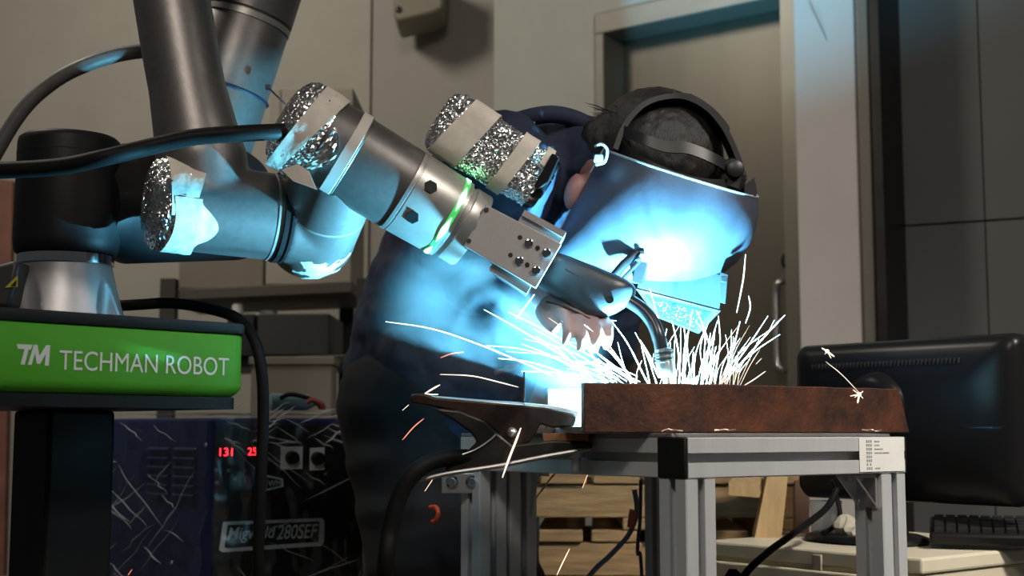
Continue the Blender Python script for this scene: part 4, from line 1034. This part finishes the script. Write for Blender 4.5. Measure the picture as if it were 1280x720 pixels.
# ------------------------------------------------------------------ clutter against the back wall, left
def pbox(mb, x0, y0, x1, y1, Y, depth): return mb.prism(rectpx(x0, y0, x1, y1, Y), (0, depth, 0))
def shelf_pts(x0, yl, x1, yr, Y0, Y1): return P(x0, yl, Y0), P(x1, yr, Y1)
rk = thing('steel_rack', 'dark steel rack of shelves against the back wall behind the robot', 'rack', gp(300, 3.6) - U3 * CAMZ)
rack_m = M('rack_dark', (.030, .028, .024), .55)
sl = M('shelf_brown', (.07, .06, .045), .6)
def board(yl, yr, x0, x1, name, th=.03, m=sl):
    a, b = P(x0, yl, 3.62), P(x1, yr, 3.40); z = (a.z + b.z) / 2; a.z = b.z = z
    d = V((0, .42, 0)); return MB().prism([a, b, b + d, a + d], U3 * -th).build(name, m, rk, smooth=0, bevel=.003)
b1 = board(364, 349, 205, 440, 'shelf'); b2 = board(446, 446, 205, 440, 'shelf', .025, rack_m); b3 = board(640, 640, 205, 440, 'shelf')
for x, Y in ((207, 3.61), (455, 3.36), (207, 4.02), (432, 3.88)):
    p = gp(x, Y); MB().box((p.x, p.y, (P(x, 349, Y).z) / 2), (.04, .04, P(x, 349, Y).z)).build('post', rack_m, rk)
zb1 = max(v.co.z for v in b1.data.vertices) + wloc(b1).z + .001
zb2 = max(v.co.z for v in b2.data.vertices) + wloc(b2).z + .001
def onshelf(x0, x1, ytop, Y, z, depth, name, m, label, cat, bev=.003):
    a, b = P(x0, 400, Y), P(x1, 400, Y); zt_ = P((x0 + x1) / 2, ytop, Y).z; a.z = b.z = z
    o = MB().prism([a, b, b + V((0, depth, 0)), a + V((0, depth, 0))], U3 * (zt_ - z)).build(name, m, None, smooth=0, bevel=bev)
    tag(o, label, cat); return o
bx1 = onshelf(222, 328, 306, 3.60, zb1, .34, 'carton', carton, 'low beige carton on the upper rack shelf below the robot forearm', 'box')
bx2 = onshelf(331, 438, 110, 3.50, zb1, .30, 'carton', M('carton_pale', (.33, .30, .245), .8, 0, .08, 6), 'tall beige carton on the upper rack shelf behind the foil cap', 'box')
MB().prism([P(349, 112, 3.498), P(351, 112, 3.498), P(351, 300, 3.498), P(349, 300, 3.498)], (0, .001, 0)).build('seam', M('carton_edge', (.22, .19, .15), .8), bx2)
bx3 = onshelf(322, 412, 392, 3.46, zb2, .28, 'equipment_box', M('charcoal_box', (.035, .034, .03), .6), 'charcoal equipment box on the lower rack shelf near the person', 'box')
bx4 = onshelf(284, 318, 392, 3.50, zb2, .25, 'equipment_box', M('black_box', (.010, .010, .010), .5), 'small black equipment box on the lower rack shelf beside the charcoal one', 'box')
for lab, x, y, w_, h_, Y in (('small white cap standing on the black equipment box', 297, 385, .03, .03, 3.56), ('flat pale packet lying on the charcoal equipment box', 336, 388, .045, .012, 3.56)):
    o = P(x, y, Y); o.z = P(x, 392, 3.50).z + h_ / 2 + .001
    tag(MB().lathe(o - U3 * h_ / 2, U3, [(0, w_ / 2), (h_ * .8, w_ / 2), (h_, w_ * .4)], 16).build('packet' if 'packet' in lab else 'plastic_stopper', M('soft_white', (.45, .44, .40), .6)), lab, 'packet' if 'packet' in lab else 'cap')
low = gp(318, 3.25); lz = P(318, 446, 3.25).z
lc = thing('storage_box', 'beige storage box behind the welding machine, under the rack shelf', 'box', (low.x, low.y, 0))
a, b = gp(312, 3.25), gp(414, 3.25)
MB().prism([V((a.x, a.y, 0)), V((b.x, b.y, 0)), V((b.x, b.y + .1, 0)), V((a.x, a.y + .1, 0))], U3 * (lz - .02)).build('body', carton, lc, smooth=0, bevel=.004)
MB().prism([V((a.x - .005, a.y - .005, lz - .0195)), V((b.x + .005, b.y - .005, lz - .0195)), V((b.x + .005, b.y + .105, lz - .0195)), V((a.x - .005, a.y + .105, lz - .0195))], U3 * .02).build('lid', carton, lc, smooth=0, bevel=.003)
lean = thing('leaning_board', 'red brown wooden board leaning behind the robot base', 'board', gp(0, 3.9) - U3 * CAMZ)
MB().prism([P(-30, 720, 3.9), P(4, 720, 3.9), P(16, 226, 4.2), P(-18, 222, 4.2)], (0, .03, 0)).build('board', M('red_brown_wood', (.14, .05, .03), .7, 0, .3, 8), lean)

# ------------------------------------------------------------------ pallets behind the table
def pallet(px, Y, z, rot, label, nb=6):
    o = gp(px, Y); root = thing('pallet', label, 'pallet', (o.x, o.y, z), 'stacked wooden pallets')
    ex = V((math.cos(rot), math.sin(rot), 0)); ey = V((-ex.y, ex.x, 0)); R_ = Matrix((ex, ey, U3)).transposed()
    L_, D_ = .62, .50
    c0 = V((o.x, o.y, z)) + ey * D_ / 2
    r = random.Random(int(px + z * 100))
    for k in range(3):
        MB().box(c0 + ey * (-D_ / 2 + .03 + k * (D_ - .06) / 2) + U3 * .054, (L_, .045, .062), R_).build('stringer', wood, root, smooth=0, bevel=.003)
    for zz, nn in ((.011, 3), (.098, 6)):
        for k in range(nn):
            x = -L_ / 2 + .05 + k * (L_ - .10) / (nn - 1)
            MB().box(c0 + ex * x + U3 * (zz), (.088, D_ + r.uniform(-.01, .01), .022), R_ @ Matrix.Rotation(r.uniform(-.01, .01), 3, 'Z')).build('deck_board', wood, root, smooth=0, bevel=.003)
    return root
zz = 0.0
pl_labels = ['bottom pallet of the stack behind the table, low near the floor', 'second pallet from the floor in the stack behind the table', 'third pallet from the floor in the stack behind the table', 'fourth pallet from the floor, knots in its stringer', 'fifth pallet from the floor, just under the topmost', 'topmost pallet of the stack behind the table legs']
zt_p = P(740, 590, 2.62).z
hp_ = .1095
n_p = 6
for k in range(n_p):
    pallet(800 + (k % 2) * 6, 2.62, zt_p - hp_ * (n_p - k), math.radians(-6 + 2 * (k % 3)), pl_labels[k])
pk = thing('timber_block', 'short timber blocks under the pallet stack', 'timber', gp(780, 2.9) - U3 * CAMZ) if zt_p - hp_ * n_p > .01 else None
if pk:
    h_ = zt_p - hp_ * n_p
    p = gp(790, 2.68)
    for dx in (-.2, .2): MB().box((p.x + dx, p.y + .18, h_ / 2 - .0005), (.1, .45, h_ - .001)).build('block', wood, pk)
# loose offcuts and a plank by the cabinet
tag(MB().prism([P(934, 720, 2.42), P(972, 720, 2.42), P(985, 596, 2.42), P(960, 590, 2.42)], (0, .03, 0)).build('plank', M('pale_plank', (.42, .29, .14), .75, 0, .25, 7, .2, 40, (6, 6, 1))), 'pale upright plank leaning beside the pallet stack', 'plank')
tag(MB().prism([P(911, 619, 2.40), P(949, 622, 2.40), P(960, 597, 2.55), P(930, 595, 2.55)], (0, 0, .022)).build('offcut', M('pale_plank', (.42, .29, .14), .75)), 'short pale wood offcut lying on the pallet stack beside the leg', 'offcut')
tag(MB().prism([P(994, 690, 2.55), P(1012, 690, 2.55), P(1012, 600, 2.6), P(994, 600, 2.6)], (0, .02, 0)).build('board', M('brown_board', (.13, .065, .035), .7)), 'narrow red brown board standing behind the cream cabinet', 'board')
wr = tag(MB().tube(catmull([P(793, 612, 2.3), P(796, 640, 2.3), P(786, 668, 2.3), P(765, 692, 2.3), P(735, 722, 2.3), P(700, 780, 2.35), gp(690, 2.4) - U3 * (CAMZ - .006)], 6), .0042, 8).build('wire', M('slate_wire', (.12, .14, .19), .5)), 'thin slate blue wire hanging in front of the pallets', 'wire')
tag(MB().lathe(P(789, 652, 2.29), V((.15, 0, 1)), [(-.01, .0055), (.012, .0062), (.02, .005)], 12).build('wire_joint', M('orange_red2', (.45, .10, .05), .5)), 'small orange connector sleeve on the thin slate wire', 'connector')
tag(MB().tube(catmull([P(801, 600, 2.31), P(800, 650, 2.31), P(797, 690, 2.31), P(803, 740, 2.32), gp(805, 2.36) - U3 * (CAMZ - .005)], 6), .0030, 8).build('wire', M('blue_wire', (.03, .06, .20), .5)), 'thin dark blue wire beside the near table leg', 'wire')

# ------------------------------------------------------------------ cream cabinet
k0 = gp(1148, 2.03); kl = V((-.86, .51, 0)).normalized(); kr = V((.51, .86, 0))
ka = gp(1000, 2.35)
kl = V((gp(900, 2.33).x - k0.x, gp(900, 2.33).y - k0.y, 0)).normalized(); kr = V((-kl.y, kl.x, 0)); kr = kr if kr.x > 0 else -kr
zc1 = P(1148, 698, 2.03).z
cbn = thing('drawer_cabinet', 'cream steel drawer cabinet standing under the monitor', 'cabinet', (k0.x, k0.y, 0))
CL, CD = .43, .45
kk = [V((k0.x, k0.y, 0)), V((k0.x, k0.y, 0)) + kr * CD, V((k0.x, k0.y, 0)) + kr * CD + kl * CL, V((k0.x, k0.y, 0)) + kl * CL]
ins_c = (kk[0] + kk[2]) / 2
MB().prism([ins_c + (p - ins_c) * .975 for p in kk], U3 * (zc1 - .024)).build('body', cream, cbn, smooth=0, bevel=.003)
MB().prism([p + U3 * (zc1 - .0235) for p in kk], U3 * .0235).build('top_slab', M('cream_top', (.72, .66, .50), .42, 0, .06, 12), cbn, smooth=0, bevel=.004)
fc = -kr
dz0 = zc1 - .032
for i in range(4):
    zt_, zb_ = dz0 - i * .15, dz0 - i * .15 - .142
    o = kk[0] + kl * .02 + kr * .006
    dr = MB().prism([o + U3 * zb_, o + kl * (CL - .04) + U3 * zb_, o + kl * (CL - .04) + U3 * zt_, o + U3 * zt_], fc * .012).build('drawer', cream, cbn, smooth=0, bevel=.003)
    for s_ in (.17, .29):
        p = kk[0] + kl * s_ + fc * .006 + U3 * (zt_ - .028)
        MB().lathe(p, fc, [(-.004, .0095), (.0006, .0095)], 18).build('pull_hole', hole_dark, dr)
clip = kk[0] + kl * .19 + fc * .001
MB().box(clip + U3 * (zc1 - .02), (.018, .004, .026), Matrix((kl, kr, U3)).transposed()).build('latch', M('putty', (.38, .34, .26), .6), cbn, bevel=.002)

# ------------------------------------------------------------------ monitor seen from behind
mo = P(1140, 690, 2.30)
mn = thing('monitor', 'black flat monitor seen from behind on the cream cabinet', 'monitor', (gp(1110, 2.27).x, gp(1110, 2.27).y, zc1))
ml, mr = gp(992, 2.47), gp(1272, 2.12)
md = V((mr.x - ml.x, mr.y - ml.y, 0)); MWD = md.length; md.normalize(); mnn = V((md.y, -md.x, 0))
zt1, zt0 = P(1272, 415, 2.12).z, P(1272, 633, 2.12).z
def mp(u, z, off): return V((ml.x, ml.y, 0)) + md * u + U3 * z + mnn * off
def mring(ins_, off, n=6, r=.02):
    out = []; w0, w1, h0, h1 = ins_, MWD - ins_, zt0 + ins_, zt1 - ins_
    for k, (cx, cy) in enumerate(((w1 - r, h1 - r), (w0 + r, h1 - r), (w0 + r, h0 + r), (w1 - r, h0 + r))):
        for j in range(n + 1):
            a = math.pi / 2 * (k + j / n); u = cx + r * math.cos(a); z = cy + r * math.sin(a)
            bow = .014 * (1 - ((u - MWD / 2) / (MWD / 2)) ** 2) if z < (h0 + h1) / 2 else 0
            out.append(mp(u, z - bow, off))
    return out
gloss = M('monitor_black', (.010, .010, .0108), .30, spec=.18)
msh = MB().loft([mring(0, -.05), mring(-.001, -.03), mring(.0, -.018), mring(.006, -.006), mring(.02, .0), mring(.035, .004), mring(.07, .010)]).build('back_shell', gloss, mn, smooth=40)
msc = MB().loft([mring(.004, -.056), mring(.002, -.0505)]).build('front_frame', black_plastic, mn, smooth=40)
mb = MB()
for k in range(40):
    u = .05 + k * (MWD - .10) / 45
    p = mp(u, zt1 - .040, .0055 if .06 < u < MWD - .06 else .0035); mb.box(p, (.0028, .004, .009), Matrix((md, mnn, U3)).transposed())
vt = mb.build('vent_slots', M('vent_grey', (.03, .03, .03), .5), msh, smooth=0); vt['kind'] = 'stuff'
hub = mp(MWD * .42, zt1 - .115, .004)
MB().lathe(hub, mnn, [(0, .062), (.012, .060), (.022, .052), (.026, .04), (.026, .002)], 40).build('stand_hub', gloss, msh)
nb = mp(MWD * .50, zc1 + .012, .0)
MB().loft([[hub + U3 * -.02 + md * s_ * .03 + mnn * d for s_, d in ((-1, .006), (1, .006), (1, .026), (-1, .026))],
           [mp(MWD * .5, zt0 - .01, .03) + md * s_ * .026 + mnn * d for s_, d in ((-1, 0), (1, 0), (1, .018), (-1, .018))],
           [nb + md * s_ * .03 + mnn * d for s_, d in ((-1, .01), (1, .01), (1, .03), (-1, .03))]]).build('stand_neck', gloss, mn, smooth=40, bevel=.004)
bcn = mp(MWD * .38, zc1, .02)
rg = []
for z, k in ((.0005, .96), (.004, 1.0), (.011, .97), (.015, .85), (.016, .2)):
    rg.append([V((bcn.x, bcn.y, zc1 + z)) + md * .112 * k * math.cos(t) + mnn * .085 * k * math.sin(t) for t in [2 * math.pi * q_ / 40 for q_ in range(40)]])
MB().loft(rg).build('stand_base', gloss, mn, smooth=60)
# keyboard
kb_c = gp(1222, 2.20); kba = V((.95, -.30, 0)).normalized(); kbb = V((.30, .95, 0))
kbd = thing('keyboard', 'black keyboard lying on the cream cabinet in front of the monitor', 'keyboard', (kb_c.x, kb_c.y, zc1))
Rk = Matrix((kba, kbb, U3)).transposed() @ Matrix.Rotation(.16, 3, 'X')
kc_ = V((kb_c.x + .075, kb_c.y, zc1 + .026))
MB().box(kc_, (.30, .13, .018), Rk).build('case', black_plastic, kbd, bevel=.005)
mb = MB()
for i in range(5):
    for j in range(16): mb.box(kc_ + Rk @ V((-.135 + j * .018, -.045 + i * .021, .012)), (.0145, .016, .007), Rk)
ks = mb.build('keys', M('key_black', (.018, .018, .019), .5), kbd, smooth=0); ks['kind'] = 'stuff'
for s_ in (-1, 1): MB().box(kc_ + Rk @ V((.12 * s_, .05, -.015)), (.02, .01, .014), Rk).build('foot', black_plastic, kbd)
# cup, crumpled paper, cable
cu0 = gp(1030, 2.42)
cp = MB().lathe(V((cu0.x, cu0.y, zc1 + .0005)), U3, [(0, .024), (.002, .0255), (.062, .0275), (.064, .0285), (.064, .0265), (.006, .024), (.006, .002)], 32).build('paper_cup', M('cup_white', (.55, .55, .55), .6)); tag(cp, 'white paper cup standing on the cream cabinet behind the monitor base', 'cup')
pp = gp(1056, 2.30); mb = MB(); mb.ell((pp.x, pp.y, zc1 + .024), (.02, .02, .022), n=14, m=9)
for i, v in enumerate(mb.v): mb.v[i] = v + V((noise.noise(v * 60), noise.noise(v * 60 + V((5, 0, 0))), noise.noise(v * 60 + V((0, 7, 0))) * .3)) * .012
tag(mb.build('paper_ball', M('paper_yellowish', (.45, .42, .33), .8), smooth=0), 'crumpled yellowish paper wad beside the monitor base', 'paper')
tag(MB().tube(catmull([P(1046, 612, 2.28), P(1034, 634, 2.25), P(1010, 654, 2.18), P(985, 672, 2.10), P(958, 692, 2.03), P(930, 720, 1.98), P(905, 770, 1.98), gp(890, 2.0) - U3 * (CAMZ - .01)], 7), .0056, 10).build('cable', black_rubber), 'black monitor cable running down from the monitor across the cabinet', 'cable')
tag(MB().tube(catmull([P(1040, 600, 2.32), P(1046, 622, 2.34), P(1050, 645, 2.33), P(1040, 660, 2.33), P(1028, 666, 2.30)], 6), .0042, 8).build('cable', black_rubber), 'short black cable looping over the paper cup under the monitor', 'cable')

# ------------------------------------------------------------------ sparks
sp_w = M('spark_white', (1, .8, .6), .5, emit=(1.0, .80, .62), estr=1.5)
sp_r = M('spark_red', (1, .3, .2), .5, emit=(1.0, .26, .16), estr=2.2)
sp_o = M('spark_orange', (1, .5, .3), .5, emit=(1.0, .52, .34), estr=3.0)
def streak(mb, pts, Y0, Y1, r):
    r *= .64
    n = len(pts); q_ = [P(x, y, Y0 + (Y1 - Y0) * i / max(1, n - 1)) for i, (x, y) in enumerate(pts)]
    q_ = catmull(q_, 5); m = len(q_); rad = [r * (0.35 + .65 * min(1, 3.5 * min(i, m - 1 - i) / m + .15)) for i in range(m)]
    mb.tube(q_, rad, 6)
singles = [
 ([(482, 402), (540, 411), (600, 431), (660, 456), (690, 470)], 1.85, 1.90, .0014, sp_w, 'longest white spark flying out to the dark sleeve'),
 ([(550, 468), (590, 470), (625, 478), (648, 484)], 1.86, 1.90, .0012, sp_w, 'white spark streaking low just above the clamp handle'),
 ([(551, 447), (565, 442), (580, 440)], 1.84, 1.85, .0008, sp_r, 'faint red spark floating before the dark jacket'),
 ([(668, 368), (656, 384), (645, 398)], 1.80, 1.80, .0014, sp_w, 'pinkish white spark just below the bracket plate'),
 ([(550, 481), (541, 486), (531, 492)], 1.84, 1.84, .0018, sp_w, 'thick bright spark resting at the tip of the clamp handle'),
 ([(531, 492), (540, 493), (548, 493)], 1.83, 1.83, .0013, sp_w, 'short flat spark lying along the clamp handle'),
 ([(651, 535), (645, 551), (636, 574), (628, 597)], 1.78, 1.78, .0024, sp_w, 'thickest falling spark in front of the clamp rivet'),
 ([(530, 523), (517, 534), (503, 550)], 1.84, 1.84, .0009, sp_r, 'thin red spark below the clamp handle tip'),
 ([(511, 506), (503, 513)], 1.84, 1.84, .0013, sp_w, 'short pale spark dropping off the clamp handle tip'),
 ([(541, 599), (531, 614)], 1.84, 1.84, .0011, sp_o, 'short orange spark beside the bolted corner plate'),
 ([(493, 672), (487, 684)], 1.84, 1.84, .0009, sp_o, 'small orange spark low beside the ground cable'),
 ([(735, 592), (728, 610)], 1.84, 1.84, .0010, sp_o, 'thin orange spark in front of the top pallet'),
 ([(712, 686), (704, 702), (696, 719)], 1.84, 1.84, .0010, sp_o, 'thin orange spark low in front of the lower pallet boards'),
 ([(932, 318), (929, 350), (921, 391)], 1.92, 1.92, .0014, sp_w, 'tall white spark falling beside the helmet'),
 ([(936, 370), (938, 385), (932, 404)], 1.92, 1.92, .0012, sp_w, 'small hooked spark below the tall one by the helmet'),
 ([(1032, 452), (1052, 468), (1074, 491)], 1.80, 1.80, .0006, sp_w, 'thin spark trail falling to the channel before the monitor'),
 ([(981, 394), (960, 416), (930, 450), (905, 478)], 1.91, 1.93, .0015, sp_w, 'longest spark leaning towards the door handle'),
 ([(957, 464), (943, 474), (930, 482)], 1.90, 1.91, .0012, sp_w, 'short low spark at the outer edge of the shower'),
 ([(160, 719), (165, 712)], 1.75, 1.75, .0008, sp_r, 'tiny red spark at the foot of the blue machine')]
for pts, Y0, Y1, r_, m_, lab in singles:
    mb = MB(); streak(mb, pts, Y0, Y1, r_)
    tag(mb.build('spark', m_), lab, 'spark', 'flying weld sparks')
def star(x, y, Y, rays, lab):
    mb = MB()
    for dx, dy, r_ in rays: streak(mb, [(x, y), (x + dx * .6, y + dy * .6), (x + dx, y + dy)], Y, Y, r_)
    mb.ell(P(x, y, Y), (.0028,) * 3, n=10, m=6)
    tag(mb.build('spark', sp_w), lab, 'spark', 'flying weld sparks')
star(1034, 439, 1.86, ((-7, -4, .0016), (9, 7, .0016), (5, 9, .0008), (-3, 4, .0006)), 'bursting spark glowing before the monitor top')
star(1074, 493, 1.80, ((-11, 2, .0012), (-8, -6, .0008), (-2, 11, .0018), (5, -4, .0010), (5, 5, .0007), (-6, 4, .0006)), 'star shaped spark bursting on the channel face')
mb = MB(); r = random.Random(21)
# fan to the left, low and long
for k in range(22):
    x0 = r.uniform(735, 800); y0 = r.uniform(470, 484); L = r.uniform(25, 120) * (1 if k % 3 else 1.3)
    ang = math.radians(r.uniform(150, 166) if k % 2 else r.uniform(118, 152)); dx, dy = math.cos(ang) * L, -math.sin(ang) * L
    if x0 + dx < 560: continue
    streak(mb, [(x0, y0), (x0 + dx * .5, y0 + dy * .55), (x0 + dx, y0 + dy + L * .10)], 1.93 + r.uniform(-.04, .03), 1.90 + r.uniform(-.06, .05), r.uniform(.0004, .0009))
for pts in ([(605, 387), (640, 406), (690, 436), (742, 468)], [(635, 390), (680, 412), (740, 446), (792, 477)], [(616, 393), (660, 418), (720, 455), (760, 478)], [(608, 432), (650, 436), (700, 450), (735, 468)], [(652, 430), (685, 443), (720, 462)], [(623, 448), (660, 452), (700, 464)], [(765, 402), (785, 430), (805, 470), (812, 482)], [(743, 420), (770, 448), (795, 480)], [(730, 422), (745, 440), (790, 478)], [(755, 400), (770, 401)], [(800, 425), (812, 445), (822, 470)]):
    streak(mb, pts, 1.90, 1.93, .0011)
# fountain in the middle and right
for k in range(70):
    x0 = r.gauss(868, 34); x0 = min(max(x0, 780), 925); y0 = 484
    lean = (x0 - 850) / 80 * 22 + r.gauss(0, 9); L = abs(r.gauss(42, 22)) + 10
    ang = math.radians(90 - lean); dx, dy = math.cos(ang) * L, -math.sin(ang) * L
    bend = r.uniform(-.08, .16) * L
    streak(mb, [(x0, y0), (x0 + dx * .5 - bend * .3, y0 + dy * .55), (x0 + dx + bend, y0 + dy)], 1.92 + r.uniform(-.03, .03), 1.92 + r.uniform(-.05, .05), r.uniform(.0004, .0008))
for pts in ([(840, 400), (848, 440), (850, 478)], [(855, 408), (858, 440), (854, 480)], [(812, 360), (822, 395), (830, 430)], [(898, 395), (900, 430), (892, 478)], [(925, 402), (918, 430), (905, 470)], [(960, 395), (930, 440), (900, 480)], [(975, 418), (945, 438), (912, 466)], [(968, 400), (962, 412)], [(870, 402), (880, 415), (882, 430)], [(952, 448), (945, 455)], [(888, 416), (884, 450), (878, 480)], [(867, 440), (863, 480)]):
    streak(mb, pts, 1.92, 1.92, .0012)
tag(mb.build('spark_shower', sp_w), 'dense fountain of white weld sparks rising behind the rusty channel', 'sparks', kind='stuff')

# ------------------------------------------------------------------ smoke
def smoke_obj(name, c, rad, dens, seed, label, nsc=7.0, color=(.75, .9, 1)):
    mb = MB(); mb.ell(c, rad, n=20, m=12)
    m = bpy.data.materials.new(name); m.use_nodes = True; nt = m.node_tree; nt.nodes.remove(nt.nodes['Principled BSDF'])
    out = nt.nodes['Material Output']
    vs = nt.nodes.new('ShaderNodeVolumeScatter'); vs.inputs['Color'].default_value = (*color, 1); vs.inputs['Anisotropy'].default_value = .0
    tcn = nt.nodes.new('ShaderNodeTexCoord')
    mpn = nt.nodes.new('ShaderNodeMapping'); mpn.inputs['Scale'].default_value = (1 / rad[0], 1 / rad[1], 1 / rad[2])
    ln_ = nt.nodes.new('ShaderNodeVectorMath'); ln_.operation = 'LENGTH'
    nt.links.new(tcn.outputs['Object'], mpn.inputs[0]); nt.links.new(mpn.outputs[0], ln_.inputs[0])
    fall = nt.nodes.new('ShaderNodeMapRange'); fall.interpolation_type = 'SMOOTHSTEP'
    fall.inputs['From Min'].default_value = 1.0; fall.inputs['From Max'].default_value = .15
    nt.links.new(ln_.outputs['Value'], fall.inputs['Value'])
    nz_ = nt.nodes.new('ShaderNodeTexNoise'); nz_.inputs['Scale'].default_value = nsc; nz_.inputs['Detail'].default_value = 2.5; nz_.inputs['Distortion'].default_value = .9
    mp2 = nt.nodes.new('ShaderNodeMapping'); mp2.inputs['Location'].default_value = (seed, seed * .7, 0)
    nt.links.new(tcn.outputs['Object'], mp2.inputs[0]); nt.links.new(mp2.outputs[0], nz_.inputs['Vector'])
    mr_ = nt.nodes.new('ShaderNodeMapRange'); mr_.inputs['From Min'].default_value = .40; mr_.inputs['From Max'].default_value = .64
    nt.links.new(nz_.outputs['Fac'], mr_.inputs['Value'])
    m1 = nt.nodes.new('ShaderNodeMath'); m1.operation = 'MULTIPLY'; nt.links.new(fall.outputs[0], m1.inputs[0]); nt.links.new(mr_.outputs[0], m1.inputs[1])
    m2 = nt.nodes.new('ShaderNodeMath'); m2.operation = 'MULTIPLY'; m2.inputs[1].default_value = dens; nt.links.new(m1.outputs[0], m2.inputs[0])
    nt.links.new(m2.outputs[0], vs.inputs['Density']); nt.links.new(vs.outputs[0], out.inputs['Volume'])
    o = mb.build(name, m, None, origin=V(c))
    return tag(o, label, 'smoke', kind='stuff')
smoke_obj('weld_smoke', P(704, 468, 1.92), (.068, .036, .05), 34.0, 5.0, 'white hot smoke puff hugging the end of the rusty channel')
smoke_obj('weld_smoke', P(612, 405, 1.975), (.185, .13, .175), 7.0, 2.0, 'blue lit weld smoke drifting before the person in navy')
